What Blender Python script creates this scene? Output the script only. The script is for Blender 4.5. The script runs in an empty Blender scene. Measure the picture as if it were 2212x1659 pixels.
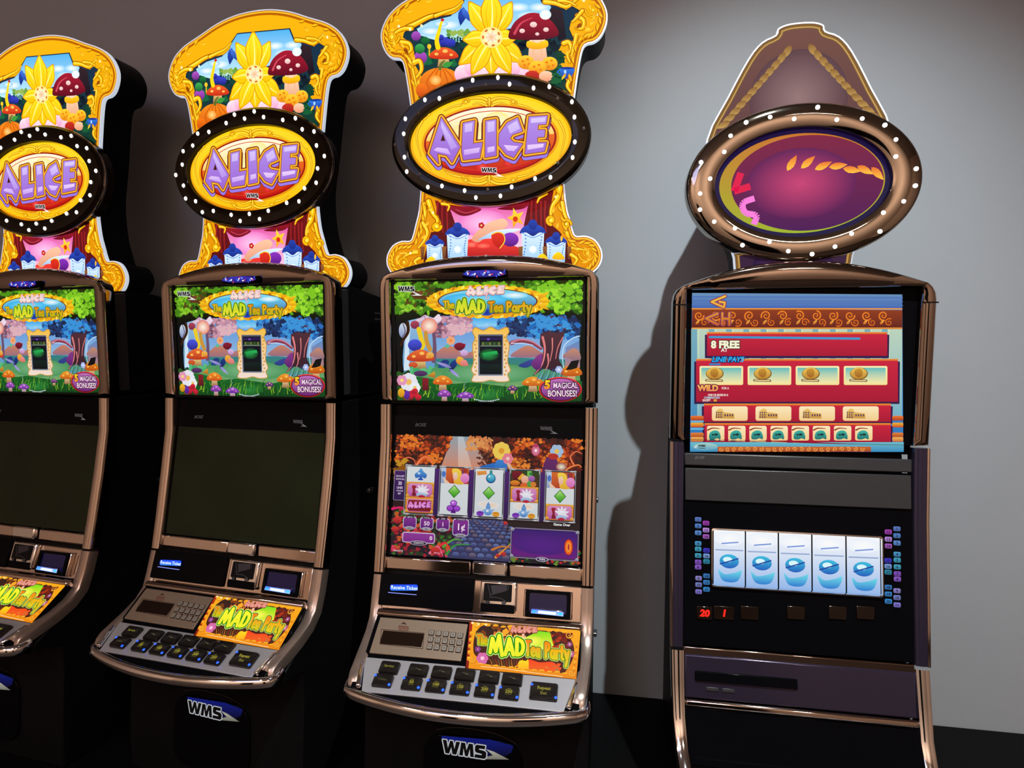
import bpy, math, random
from mathutils import Vector, Matrix
random.seed(7)
S = bpy.context.scene
C = S.collection

# ---------------------------------------------------------------- camera
F_PX = 1250.0; YAW = math.radians(9.2); EYE = 1.56
PITCH = math.atan((829.5 - 735.0) / F_PX)
cam_d = bpy.data.cameras.new('camera'); cam = bpy.data.objects.new('camera', cam_d); C.objects.link(cam)
cam.location = (0, 0, EYE)
cam.rotation_euler = (math.pi / 2 - PITCH, 0, YAW)
cam_d.sensor_fit = 'HORIZONTAL'; cam_d.sensor_width = 36.0
cam_d.lens = F_PX / 2212.0 * 36.0
cam_d.clip_start = 0.05
S.camera = cam
# ---------------------------------------------------------------- world, lights, exposure
S.view_settings.view_transform = 'Standard'; S.view_settings.look = 'None'
S.view_settings.exposure = 0.0; S.view_settings.gamma = 1.0
S.view_settings.use_curve_mapping = False
W = bpy.data.worlds.new('world'); S.world = W; W.use_nodes = True
W.node_tree.nodes['Background'].inputs[0].default_value = (0.012, 0.012, 0.016, 1)
W.node_tree.nodes['Background'].inputs[1].default_value = 1.0

def lamp(name, kind, loc, target, power, color, **kw):
    d = bpy.data.lights.new(name, kind); d.energy = power; d.color = color
    for k, v in kw.items(): setattr(d, k, v)
    o = bpy.data.objects.new(name, d); C.objects.link(o); o.location = loc
    o.rotation_euler = (Vector(target) - Vector(loc)).to_track_quat('-Z', 'Y').to_euler()
    return o
# ceiling spotlight that washes the wall beside the machines
lamp('ceiling_spot', 'SPOT', (0.56, 0.22, 3.66), (0.50, 1.87, 0.20), 345, (0.92, 1.0, 1.0), spot_size=math.radians(70), spot_blend=1.0, shadow_soft_size=0.018)
# warm downlights in the hall behind the camera
for lx in (-2.6, -0.6, 1.6):
    lamp('hall_downlight', 'AREA', (lx, -2.0, 3.6), (lx, -3.1, 0.9), 54, (1.0, 0.80, 0.66), shape='DISK', size=0.5)
# cool fill lamp, added to give the left wall a bluish tint
lamp('cool_wall_fill', 'AREA', (-1.4, -2.0, 3.6), (-1.0, 1.87, 1.0), 12, (0.50, 0.56, 1.0), shape='DISK', size=1.4)
lamp('deck_fill', 'SPOT', (-0.8, -1.0, 3.6), (-0.8, 1.15, 0.75), 38, (0.92, 0.93, 1.0), spot_size=math.radians(42), spot_blend=1.0, shadow_soft_size=0.1)  # added fill spot that brightens the button decks, no known fixture

# ---------------------------------------------------------------- pixel helpers (photograph 2212 x 1659)
_fw = Vector((-math.sin(YAW) * math.cos(PITCH), math.cos(YAW) * math.cos(PITCH), -math.sin(PITCH)))
_rt = Vector((math.cos(YAW), math.sin(YAW), 0)); _up = _rt.cross(_fw)
def ray(x, y): return _fw + _rt * ((x - 1106) / F_PX) + _up * ((829.5 - y) / F_PX)

class Panel:
    """A plane of a machine: origin at (X0, ya, za); it runs up to (yb, zb). u right, v up the slope, n outward."""
    def __init__(s, X0, ya, za, yb=None, zb=None):
        if yb is None: yb, zb = ya, za + 1
        s.O = Vector((X0, ya, za)); s.U = Vector((1, 0, 0))
        s.V = Vector((0, yb - ya, zb - za)); s.len = s.V.length; s.V.normalize(); s.N = s.U.cross(s.V)
        s.tilt = math.pi / 2 - math.atan2(yb - ya, zb - za)
    def uv(s, x, y):
        r = ray(x, y); t = (s.O - cam.location).dot(s.N) / r.dot(s.N)
        p = cam.location + r * t - s.O
        return (p.dot(s.U), p.dot(s.V))
    def place(s, o, root, u=0, v=0, n=0):
        o.rotation_euler = (s.tilt, 0, 0)
        o.location = s.O + s.U * u + s.V * v + s.N * n - (root.location if root else Vector())
        return o
# ---------------------------------------------------------------- materials
def lin(c):
    return tuple(((v / 255) / 12.92 if v / 255 <= 0.04045 else ((v / 255 + 0.055) / 1.055) ** 2.4) for v in c[:3])
def mat(name, col, rough=0.5, metal=0.0, noise=0, nscale=20, bump=0.0, coat=0.0, emit=None, estr=0.0, spec=0.5, stretch=None):
    m = bpy.data.materials.new(name); m.use_nodes = True; nt = m.node_tree; b = nt.nodes['Principled BSDF']
    b.inputs['Base Color'].default_value = (*col, 1); b.inputs['Roughness'].default_value = rough
    b.inputs['Metallic'].default_value = metal; b.inputs['Coat Weight'].default_value = coat
    b.inputs['Coat Roughness'].default_value = 0.06; b.inputs['Specular IOR Level'].default_value = spec
    if noise or bump:
        tc = nt.nodes.new('ShaderNodeTexCoord'); mp = nt.nodes.new('ShaderNodeMapping'); nz = nt.nodes.new('ShaderNodeTexNoise')
        nz.inputs['Scale'].default_value = nscale; nz.inputs['Detail'].default_value = 5
        if stretch: mp.inputs['Scale'].default_value = stretch
        nt.links.new(tc.outputs['Object'], mp.inputs[0]); nt.links.new(mp.outputs[0], nz.inputs['Vector'])
        if noise:
            mx = nt.nodes.new('ShaderNodeMix'); mx.data_type = 'RGBA'
            mx.inputs[6].default_value = (*[v * (1 - noise) for v in col], 1); mx.inputs[7].default_value = (*[min(1, v * (1 + noise)) for v in col], 1)
            nt.links.new(nz.outputs['Fac'], mx.inputs[0]); nt.links.new(mx.outputs[2], b.inputs['Base Color'])
        if bump:
            bp = nt.nodes.new('ShaderNodeBump'); bp.inputs['Strength'].default_value = bump; bp.inputs['Distance'].default_value = 0.002
            nt.links.new(nz.outputs['Fac'], bp.inputs['Height']); nt.links.new(bp.outputs[0], b.inputs['Normal'])
    if emit:
        b.inputs['Emission Color'].default_value = (*emit, 1); b.inputs['Emission Strength'].default_value = estr
    return m
def art_mat(name, strength, rough=0.25, diffuse=0.0):
    m = bpy.data.materials.new(name); m.use_nodes = True; nt = m.node_tree; b = nt.nodes['Principled BSDF']
    at = nt.nodes.new('ShaderNodeAttribute'); at.attribute_name = 'ink'
    b.inputs['Base Color'].default_value = (0.01, 0.01, 0.01, 1); b.inputs['Roughness'].default_value = rough
    b.inputs['Specular IOR Level'].default_value = 0.05
    if strength:
        nt.links.new(at.outputs['Color'], b.inputs['Emission Color']); b.inputs['Emission Strength'].default_value = strength
    if diffuse:
        nt.links.new(at.outputs['Color'], b.inputs['Base Color'])
    return m
M = {
 'wall': mat('painted_wall', (0.385, 0.42, 0.465), 0.5, noise=0.06, nscale=3, bump=0.05),
 'hall': mat('hall_wall', (0.66, 0.52, 0.42), 0.7, noise=0.15, nscale=1.2),
 'floor': mat('dark_carpet', (0.06, 0.045, 0.04), 0.9, noise=0.5, nscale=60),
 'ceil': mat('ceiling_paint', (0.36, 0.33, 0.31), 0.8, noise=0.1, nscale=4),
 'plinth': mat('black_laminate', (0.003, 0.003, 0.0035), 0.55, noise=0.2, nscale=30, spec=0.1),
 'chrome': mat('bronze_chrome', (0.70, 0.60, 0.54), 0.07, 1.0, noise=0.05, nscale=6),
 'satin': mat('satin_bronze', (0.42, 0.33, 0.285), 0.26, 0.75, noise=0.05, nscale=8),
 'chrome2': mat('bright_chrome', (0.84, 0.84, 0.86), 0.07, 1.0, noise=0.04, nscale=6),
 'smoke': mat('smoked_chrome', (0.34, 0.28, 0.245), 0.06, 1.0, noise=0.06, nscale=5),
 'purple': mat('dark_violet_trim', (0.05, 0.04, 0.075), 0.18, 0.6, noise=0.1, nscale=5),
 'black': mat('black_plastic', (0.005, 0.005, 0.006), 0.45, noise=0.2, nscale=40, spec=0.1),
 'gloss': mat('black_gloss', (0.003, 0.003, 0.004), 0.12, noise=0.1, nscale=20, spec=0.03),
 'ring': mat('dark_brown_gloss', (0.012, 0.007, 0.004), 0.06, noise=0.1, nscale=9, spec=0.2),
 'ringr': mat('bronze_mirror_ring', (0.40, 0.35, 0.30), 0.05, 1.0, noise=0.05, nscale=6),
 'side': mat('grey_side_panel', (0.03, 0.031, 0.036), 0.35, noise=0.15, nscale=30),
 'acryl': mat('white_acrylic_edge', (0.7, 0.75, 0.8), 0.3, noise=0.03, emit=(0.72, 0.85, 1.0), estr=0.62),
 'bulb': mat('lit_bulb', (1, 1, 1), 0.2, noise=0.01, emit=(1.0, 0.98, 0.95), estr=6.0),
 'bulb0': mat('unlit_bulb', (0.10, 0.08, 0.07), 0.15, noise=0.1),
 'tan': mat('brushed_tan_plate', (0.30, 0.225, 0.165), 0.42, 0.5, noise=0.10, nscale=60, stretch=(1, 14, 1)),
 'alu': mat('brushed_aluminium', (0.44, 0.44, 0.475), 0.40, 0.45, noise=0.08, nscale=60, stretch=(1, 20, 1)),
 'display': mat('dark_display', (0.012, 0.006, 0.004), 0.12, noise=0.3, nscale=12),
 'key': mat('pale_key', (0.24, 0.215, 0.185), 0.45, noise=0.06, nscale=50),
 'btn': mat('black_button', (0.012, 0.010, 0.009), 0.16, noise=0.2, nscale=40),
 'blue': mat('blue_led', (0.0, 0.02, 0.5), 0.2, noise=0.02, emit=(0.01, 0.06, 1.0), estr=3.2),
 'bluedim': mat('blue_glow', (0.0, 0.0, 0.015), 0.2, noise=0.02, emit=(0.02, 0.03, 0.40), estr=0.05),
 'deadscreen': mat('switched_off_screen', (0.012, 0.018, 0.008), 0.15, noise=0.5, nscale=5, spec=0.15),
 'hinge': mat('dull_steel', (0.4, 0.4, 0.4), 0.35, 1.0, noise=0.05),
}
M['art'] = art_mat('backlit_artwork', 1.12)
M['screen'] = art_mat('screen_artwork', 0.95, 0.15)
M['game'] = art_mat('game_screen_artwork', 0.80, 0.12)
M['print'] = art_mat('plain_print', 0.0, 0.5, 1)
M['glowprint'] = art_mat('glowing_print', 1.5, 0.3)

# ---------------------------------------------------------------- object helpers
def empty(name, loc, rz=0.0):
    o = bpy.data.objects.new(name, None); C.objects.link(o); o.location = loc; o.rotation_euler = (0, 0, rz); o.empty_display_size = 0.1
    return o
def tag(o, label, cat, group=None):
    o['label'] = label; o['category'] = cat
    if group: o['group'] = group
    return o
def mk(name, verts, faces, m, parent=None, smooth=False, bevel=0.0, seg=2, angle=None):
    me = bpy.data.meshes.new(name); me.from_pydata([tuple(v) for v in verts], [], faces); me.validate(); me.update()
    me.materials.append(M[m])
    if smooth:
        for p in me.polygons: p.use_smooth = True
        me.set_sharp_from_angle(angle=angle or math.radians(40))
    o = bpy.data.objects.new(name, me); C.objects.link(o); o.parent = parent
    if bevel:
        b = o.modifiers.new('bevel', 'BEVEL'); b.width = bevel; b.segments = seg; b.limit_method = 'ANGLE'; b.angle_limit = math.radians(35)
        b.harden_normals = False
        for p in me.polygons: p.use_smooth = True
        me.set_sharp_from_angle(angle=math.radians(60))
    return o
def box_vf(x0, x1, y0, y1, z0, z1):
    v = [(x, y, z) for z in (z0, z1) for y in (y0, y1) for x in (x0, x1)]
    return v, [(0, 2, 3, 1), (4, 5, 7, 6), (0, 1, 5, 4), (2, 6, 7, 3), (0, 4, 6, 2), (1, 3, 7, 5)]
def box(name, x0, x1, y0, y1, z0, z1, m, parent=None, bevel=0.0, seg=2):
    return mk(name, *box_vf(x0, x1, y0, y1, z0, z1), m, parent, bevel=bevel, seg=seg)
def loft_vf(rings, closed_rings=True, cap0=False, cap1=False):
    v = []; f = []; n = len(rings[0])
    for r in rings: v += list(r)
    for i in range(len(rings) - 1):
        for j in range(n if closed_rings else n - 1):
            k = (j + 1) % n
            f.append((i * n + j, i * n + k, (i + 1) * n + k, (i + 1) * n + j))
    if cap0: f.append(tuple(range(n - 1, -1, -1)))
    if cap1: f.append(tuple(range((len(rings) - 1) * n, len(rings) * n)))
    return v, f
def prism_vf(pts, w0, w1):
    return loft_vf([[(x, y, w0) for x, y in pts], [(x, y, w1) for x, y in pts]], True, True, True)
def rrect(x0, x1, y0, y1, r, n=5):
    p = []
    for cx, cy, a in ((x1 - r, y1 - r, 0), (x0 + r, y1 - r, 90), (x0 + r, y0 + r, 180), (x1 - r, y0 + r, 270)):
        for i in range(n + 1):
            t = math.radians(a + 90 * i / n); p.append((cx + r * math.cos(t), cy + r * math.sin(t)))
    return p
def ellipse(a, b, n=72, cx=0, cy=0):
    return [(cx + a * math.cos(2 * math.pi * i / n), cy + b * math.sin(2 * math.pi * i / n)) for i in range(n)]
def radial(poly, c, ang):
    d = (math.cos(ang), math.sin(ang)); best = 0
    for i in range(len(poly)):
        ax, ay = poly[i][0] - c[0], poly[i][1] - c[1]; bx, by = poly[(i + 1) % len(poly)][0] - c[0], poly[(i + 1) % len(poly)][1] - c[1]
        ex, ey = bx - ax, by - ay; den = d[0] * ey - d[1] * ex
        if abs(den) < 1e-12: continue
        t = (ax * ey - ay * ex) / den; s = (ax * d[1] - ay * d[0]) / den
        if t > best and -1e-6 <= s <= 1 + 1e-6: best = t
    return (c[0] + d[0] * best, c[1] + d[1] * best)
def ring_vf(outer, inner, prof, c):
    """frame between two outlines; prof = list of (t, w): t 0 at the outer outline, 1 at the inner one."""
    angs = sorted({round(math.atan2(p[1] - c[1], p[0] - c[0]) % (2 * math.pi), 4) for p in outer + inner})
    O = [radial(outer, c, a) for a in angs]; I = [radial(inner, c, a) for a in angs]
    rings = [[(o[0] + (i[0] - o[0]) * t, o[1] + (i[1] - o[1]) * t, w) for o, i in zip(O, I)] for t, w in prof]
    return loft_vf(rings)
def sweep_vf(path, t, r):
    """chrome band: path = list of (y, z, x0, x1); front face follows the path, t thick, edges rounded by r."""
    rings = []
    for i, (y, z, x0, x1) in enumerate(path):
        a = path[max(0, i - 1)]; b = path[min(len(path) - 1, i + 1)]
        d = Vector((0, b[0] - a[0], b[1] - a[1])).normalized(); n = Vector((0, d.z, -d.y))
        if n.y > 0: n = -n
        sec = [(x0, -t), (x0, -r), (x0 + r * .3, -r * .3), (x0 + r, 0), ((x0 + x1) / 2, 0.0008), (x1 - r, 0), (x1 - r * .3, -r * .3), (x1, -r), (x1, -t)]
        rings.append([(x, y + n.y * w, z + n.z * w) for x, w in sec])
    return loft_vf(rings, True, True, True)
def tube_vf(path, ra, rb=None, n=12, caps=True):
    rings = []; rb = rb or ra
    for i, p in enumerate(path):
        p = Vector(p); d = (Vector(path[min(i + 1, len(path) - 1)]) - Vector(path[max(i - 1, 0)])).normalized()
        s = d.cross(Vector((0, 0, 1)))
        s = s.normalized() if s.length > 1e-4 else Vector((1, 0, 0))
        u = s.cross(d).normalized()
        rings.append([tuple(p + s * ra * math.cos(2 * math.pi * k / n) + u * rb * math.sin(2 * math.pi * k / n)) for k in range(n)])
    return loft_vf(rings, True, caps, caps)
def dome_vf(r, h, n=10, k=3):
    rings = [[(r * math.cos(a) * math.cos(2 * math.pi * j / n), r * math.cos(a) * math.sin(2 * math.pi * j / n), h * math.sin(a)) for j in range(n)] for a in [math.pi / 2 * i / k * .93 for i in range(k + 1)]]
    return loft_vf(rings, True, True, True)
def copy_tree(o, parent=None):
    c = o.copy(); C.objects.link(c); c.parent = parent
    for ch in list(o.children): copy_tree(ch, c)
    return c

# ---------------------------------------------------------------- flat printed artwork
_tcache = {}
def text_mesh(s, off=0.0, shear=0.0):
    k = (s, off, shear)
    if k not in _tcache:
        cu = bpy.data.curves.new('lettering', 'FONT'); cu.body = s; cu.size = 1.0; cu.offset = off; cu.shear = shear
        cu.align_x = 'CENTER'; cu.resolution_u = 3
        o = bpy.data.objects.new('lettering', cu); C.objects.link(o); bpy.context.view_layer.update()
        me = bpy.data.meshes.new_from_object(o.evaluated_get(bpy.context.evaluated_depsgraph_get()))
        v = [(p.co.x, p.co.y) for p in me.vertices]; f = [tuple(p.vertices) for p in me.polygons]
        bpy.data.objects.remove(o); bpy.data.curves.remove(cu); bpy.data.meshes.remove(me)
        _tcache[k] = (v, f)
    return _tcache[k]
def smooth(pts, closed=False, k=6):
    out = []; n = len(pts)
    for i in range(n if closed else n - 1):
        g = (lambda j: pts[j % n]) if closed else (lambda j: pts[max(0, min(n - 1, j))])
        a, b, c, d = g(i - 1), g(i), g(i + 1), g(i + 2)
        for q in range(k):
            t = q / k
            out.append(tuple(0.5 * (2 * b[m] + (c[m] - a[m]) * t + (2 * a[m] - 5 * b[m] + 4 * c[m] - d[m]) * t * t + (3 * b[m] - a[m] - 3 * c[m] + d[m]) * t ** 3) for m in (0, 1)))
    if not closed: out.append(pts[-1])
    return out
class Art:
    """Layers of flat ink polygons on a panel. Points are photograph pixels through T, y downwards."""
    EPS = 1.2e-5
    def __init__(s, panel=None, T=None):
        s.V = []; s.F = []; s.K = []; s.z = 0.0; s.panel = panel
        s.base = T or panel.uv; s.T = s.base; s.rng = random.Random(3)
    def crop(s, x0=0, y0=0, k=1.0):
        s.T = lambda x, y: s.base(x0 + x * k, y0 + y * k); return s
    def layer(s, polys, c, c2=None, yr=None):
        s.z += s.EPS
        c = lin(c); c2 = lin(c2) if c2 else None
        ys = [p[1] for q in polys for p in q]; y0, y1 = yr or (min(ys), max(ys)); 
        for q in polys:
            b = len(s.V)
            for x, y in q:
                u, v = s.T(x, y); s.V.append((u, v, s.z))
                if c2:
                    t = max(0, min(1, (y - y0) / max(1e-9, y1 - y0))); s.K.append(tuple(c[i] + (c2[i] - c[i]) * t for i in range(3)))
                else: s.K.append(c)
            s.F.append(tuple(range(b, b + len(q))))
        return s
    def poly(s, pts, c, c2=None): return s.layer([pts], c, c2)
    def blob2(s, pts, c, c2=None): return s.layer([smooth(pts, True)], c, c2)
    def rect(s, x0, y0, x1, y1, c, c2=None, r=0):
        return s.layer([rrect(x0, x1, y0, y1, r) if r else [(x0, y0), (x1, y0), (x1, y1), (x0, y1)]], c, c2)
    def ell(s, cx, cy, rx, ry, c, c2=None, rot=0, n=30):
        k, g = math.cos(math.radians(rot)), math.sin(math.radians(rot))
        return s.layer([[(cx + x * k - y * g, cy + x * g + y * k) for x, y in ellipse(rx, ry, n)]], c, c2)
    def glow(s, cx, cy, rx, ry, ci, co, n=28):
        s.z += s.EPS; b = len(s.V); u, v = s.T(cx, cy); s.V.append((u, v, s.z)); s.K.append(lin(ci))
        for x, y in ellipse(rx, ry, n, cx, cy):
            u, v = s.T(x, y); s.V.append((u, v, s.z)); s.K.append(lin(co))
        for i in range(n): s.F.append((b, b + 1 + i, b + 1 + (i + 1) % n))
        return s
    def _stroke(s, pts, w0, w1=None, closed=False):
        w1 = w0 if w1 is None else w1; n = len(pts); out = []
        segs = n if closed else n - 1
        for i in range(segs):
            a, b = pts[i], pts[(i + 1) % n]; dx, dy = b[0] - a[0], b[1] - a[1]; L = math.hypot(dx, dy)
            if L < 1e-6: continue
            nx, ny = -dy / L, dx / L; ta = (w0 + (w1 - w0) * i / segs) / 2; tb = (w0 + (w1 - w0) * (i + 1) / segs) / 2
            out.append([(a[0] + nx * ta, a[1] + ny * ta), (b[0] + nx * tb, b[1] + ny * tb), (b[0] - nx * tb, b[1] - ny * tb), (a[0] - nx * ta, a[1] - ny * ta)])
        for i, a in enumerate(pts):
            t = (w0 + (w1 - w0) * i / max(1, segs)) / 2
            if t > 0.05: out.append(ellipse(t, t, 10, a[0], a[1]))
        return out
    def stroke(s, pts, w, c, w1=None, c2=None, curve=True, closed=False, yr=None):
        if curve and len(pts) > 2: pts = smooth(pts, closed, 5)
        return s.layer(s._stroke(pts, w, w1, closed), c, c2, yr)
    def spiral(s, cx, cy, r, w, c, turns=1.4, a0=0, d=1, w1=None):
        n = int(16 * turns); pts = [(cx + r * (1 - .85 * i / n) * math.cos(math.radians(a0) + d * 2 * math.pi * turns * i / n), cy + r * (1 - .85 * i / n) * math.sin(math.radians(a0) + d * 2 * math.pi * turns * i / n)) for i in range(n + 1)]
        return s.layer(s._stroke(pts, w, w1 if w1 is not None else w * .5), c)
    def foliage(s, x0, y0, x1, y1, n, r, cols, seed=1, inside=None):
        R = random.Random(seed); cols = sorted(cols, key=lambda c: sum(c)); f = .22 / r; m = len(cols); groups = [[] for _ in cols]
        for i in range(n):
            cx, cy = R.uniform(x0, x1), R.uniform(y0, y1)
            if inside and not inside(cx, cy): continue
            q = R.uniform(.6, 1.2) * r; ph = R.random() * 6
            k = max(0, min(m - 1, int(m * (.5 + .42 * math.sin(cx * f + seed) * math.cos(cy * f * 1.3 + seed * 2) + R.uniform(-.32, .32)))))
            groups[k].append([(cx + q * (1 + .3 * math.sin(3 * t + ph)) * math.cos(t), cy + q * .8 * (1 + .3 * math.cos(4 * t + ph)) * math.sin(t)) for t in [2 * math.pi * j / 9 for j in range(9)]])
        for g, c in zip(groups, cols):
            if g: s.layer(g, c)
        return s
    def leaf(s, x, y, L, wd, ang, c, c2=None):
        k, g = math.cos(math.radians(ang)), math.sin(math.radians(ang)); p = []
        for t in (0, .15, .35, .6, .85, 1): p.append((L * t, wd * math.sin(math.pi * t ** .8)))
        for t in (.85, .6, .35, .15): p.append((L * t, -wd * math.sin(math.pi * t ** .8)))
        return s.layer([[(x + a * k - b * g, y + a * g + b * k) for a, b in p]], c, c2)
    def flower(s, x, y, r, n, c, cc, a0=0):
        s.layer([ellipse(r * .5, r * .5, 12, x + r * .6 * math.cos(a0 + 2 * math.pi * i / n), y + r * .6 * math.sin(a0 + 2 * math.pi * i / n)) for i in range(n)], c)
        return s.ell(x, y, r * .35, r * .35, cc)
    def shroom(s, x, y, w, h, cap, cap2, stem=(235, 200, 150), spots=(255, 190, 90)):
        s.poly([(x - w * .16, y), (x + w * .16, y), (x + w * .22, y + h * .55), (x - w * .22, y + h * .55)], stem, (150, 110, 70))
        s.blob2([(x - w * .5, y + h * .05), (x - w * .35, y - h * .3), (x, y - h * .48), (x + w * .35, y - h * .3), (x + w * .5, y + h * .05), (x, y + h * .16)], cap, cap2)
        for dx, dy, q in ((-.25, -.12, .07), (.05, -.28, .09), (.26, -.08, .06)): s.ell(x + dx * w, y + dy * h, q * w, q * w * .7, spots)
    def text(s, t, x, y, h, c, bold=0.0, out=None, shear=0.0, ws=1.0, rot=0.0, c2=None):
        """centred at x, base line at y, capital height h."""
        k = h / 0.70; co, si = math.cos(math.radians(rot)), math.sin(math.radians(rot))
        for o, cl, cl2 in ([(bold + out[0] / k, out[1], None)] if out else []) + [(bold, c, c2)]:
            v, f = text_mesh(t, round(o, 3), shear)
            P = [(x + (a * ws * co + b * si) * k, y - (b * co - a * ws * si) * k) for a, b in v]
            s.z += s.EPS; bidx = len(s.V); A = lin(cl); B = lin(cl2) if cl2 else A
            for (px, py), (a, b) in zip(P, v):
                u, w = s.T(px, py); s.V.append((u, w, s.z)); q = max(0, min(1, 1 - b / .7)); s.K.append(tuple(A[i] + (B[i] - A[i]) * q for i in range(3)))
            s.F += [tuple(i + bidx for i in q) for q in f]
        return s
    def build(s, name, m, parent, root=None, n=0.0):
        me = bpy.data.meshes.new(name); me.from_pydata(s.V, [], s.F); me.update()
        at = me.color_attributes.new('ink', 'FLOAT_COLOR', 'POINT')
        at.data.foreach_set('color', [x for k in s.K for x in (*k, 1.0)])
        me.materials.append(M[m]); o = bpy.data.objects.new(name, me); C.objects.link(o); o.parent = parent
        if s.panel: s.panel.place(o, root, n=n)
        return o

ALICE = {'A': [(562, 930), (712, 1165), (648, 1290), (604, 1232), (528, 1218), (540, 1300), (470, 1215)],
 'L': [(735, 975), (828, 955), (815, 1140), (890, 1130), (868, 1255), (738, 1270), (725, 1200)],
 'I': [(915, 958), (1000, 945), (1000, 1235), (912, 1250)],
 'C': [(1172, 932), (1210, 1040), (1130, 1068), (1108, 1098), (1140, 1128), (1212, 1140), (1140, 1250), (1080, 1225), (1020, 1150), (1025, 1060), (1088, 972)],
 'E': [(1262, 925), (1410, 915), (1398, 985), (1335, 988), (1330, 1030), (1390, 1030), (1384, 1086), (1328, 1088), (1328, 1132), (1402, 1130), (1385, 1200), (1230, 1222), (1246, 1080)]}
def alice(a, x0, y0, x1, y1, fill, fill2, gold, dark, drop, w=1.0, slope=0.0):
    sx, sy = (x1 - x0) / 945.0, (y1 - y0) / 385.0; k = min(sx, sy)
    L = [[(x0 + (x - 467) * sx, y0 + (y - 920) * sy + slope * (x - 467) * sx) for x, y in p] for p in ALICE.values()]
    def st(w, dy): return [q for p in L for q in a._stroke([(x, y + dy) for x, y in p], w * k, None, True)]
    a.layer(st(66 * w, 22 * k), (90, 30, 20)); a.layer(st(52 * w, 26 * k), drop); a.layer(st(56 * w, 0), dark); a.layer(st(38 * w, 0), gold)
    a.layer(st(14 * w, 0), (150, 80, 40)); a.layer(L, fill, fill2)
    a.layer([[(x0 + (x - 467) * sx, y0 + (y - 920) * sy + slope * (x - 467) * sx) for x, y in ((575, 1062), (556, 1118), (594, 1118))]], (70, 25, 15))
GL = {'T': (.66, [[(0, .95), (.62, 1)], [(.32, .97), (.30, 0)]]), 'h': (.5, [[(.06, 1), (.06, 0)], [(.06, .45), (.22, .58), (.38, .48), (.38, 0)]]),
 'e': (.52, [[(.08, .30), (.40, .34), (.38, .5), (.22, .58), (.07, .44), (.06, .18), (.2, .02), (.42, .1)]]), 'a': (.52, [[(.40, .55), (.40, 0)], [(.38, .46), (.2, .56), (.05, .38), (.08, .1), (.22, .02), (.38, .2)]]),
 'P': (.52, [[(.06, 0), (.06, 1)], [(.06, 1), (.34, .95), (.42, .74), (.3, .52), (.06, .48)]]), 'r': (.40, [[(.06, .58), (.06, 0)], [(.06, .38), (.18, .56), (.34, .54)]]),
 't': (.40, [[(.16, .9), (.15, .1), (.3, .02)], [(0, .62), (.32, .62)]]), 'y': (.5, [[(.02, .6), (.2, .12)], [(.42, .6), (.12, -.42)]]),
 'M': (1.0, [[(0, 0), (.16, .9), (.40, .1), (.64, 1.12), (.84, -.12)]]), 'A': (.72, [[(0, -.05), (.30, .98), (.58, -.02)], [(.14, .3), (.46, .3)]]),
 'D': (.66, [[(.04, 0), (.06, 1)], [(.06, 1), (.40, .86), (.50, .5), (.36, .12), (.04, 0)]]), ' ': (.22, [])}
def word(a, txt, x, y, h, w, c, c2, dark, pale, slope=0.0, ws=1.0):
    paths = []; cx = x
    for ch in txt:
        adv, st = GL[ch]
        for q in st: paths.append([(cx + px * h * ws, y - py * h + slope * (cx - x + px * h * ws)) for px, py in (smooth(q, False, 4) if len(q) > 4 and ch not in 'MA' else q)])
        cx += (adv + .06) * h * ws
    for ww, cl, cl2 in ((w * 2.0, pale, None), (w * 1.65, dark, None), (w, c, c2)):
        a.layer([q for p in paths for q in a._stroke(p, ww)], cl, cl2, (y - h, y))
    return cx
def wms(a, x, y, w, ink=(10, 10, 10), edge=(240, 240, 245), swoosh=(240, 240, 245), slope=0.0):
    """the maker's mark: three joined slanted letters with a swoosh; x, y top left."""
    k = w
    def P(q): return [(x + px * k, y + py * k + slope * px * k) for px, py in q]
    L = [P([(0, 0), (.085, 0), (.115, .17), (.165, 0), (.225, 0), (.26, .17), (.30, 0), (.385, 0), (.30, .29), (.215, .29), (.19, .14), (.14, .29), (.06, .29)]),
         P([(.41, 0), (.50, 0), (.525, .16), (.58, 0), (.67, 0), (.69, .29), (.61, .29), (.60, .12), (.555, .29), (.495, .29), (.462, .12), (.445, .29), (.365, .29)]),
         P([(.75, 0), (.945, 0), (.93, .075), (.815, .075), (.80, .10), (.93, .115), (.968, .15), (.96, .255), (.92, .29), (.70, .29), (.715, .215), (.86, .215), (.868, .19), (.745, .175), (.712, .14), (.72, .035)])]
    if swoosh: a.poly(P([(.80, .31), (.98, .33), (1.42, .53), (.75, .53), (1.08, .45)]), swoosh)
    a.layer([q for p in L for q in a._stroke(p, .05 * k, None, True)], edge); a.layer(L, ink)
# ---------------------------------------------------------------- the room
YW = 1.87
def struct(o): o['kind'] = 'structure'; return o
struct(box('wall_back', -4.6, 4.2, YW, YW + .12, 0, 3.8, 'wall'))
struct(box('wall_front', -4.6, 4.2, -3.32, -3.2, 0, 3.8, 'hall'))
struct(box('wall_left', -4.72, -4.6, -3.32, YW + .12, 0, 3.8, 'hall'))
struct(box('wall_right', 4.2, 4.32, -3.32, YW + .12, 0, 3.8, 'hall'))
struct(box('floor', -4.72, 4.32, -3.32, YW + .12, -.1, 0, 'floor'))
struct(box('ceiling', -4.72, 4.32, -3.32, YW + .12, 3.8, 3.9, 'ceil'))
struct(box('baseboard_front', -4.6, 4.2, -3.2, -3.17, 0, .14, 'plinth'))
struct(box('reflection_door_1', .55, 1.45, -3.2, -3.16, 0, 2.1, 'plinth'))  # unseen door, added as a dark shape for the chrome to reflect
struct(box('reflection_door_2', -1.75, -1.15, -3.2, -3.16, 0, 2.1, 'plinth'))  # second added door, out of view, breaks up the chrome reflections
PZ = 0.39
pl = box('machine_plinth', -2.6, 1.9, 1.18, YW - .003, 0, PZ, 'plinth', bevel=.004)
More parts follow.
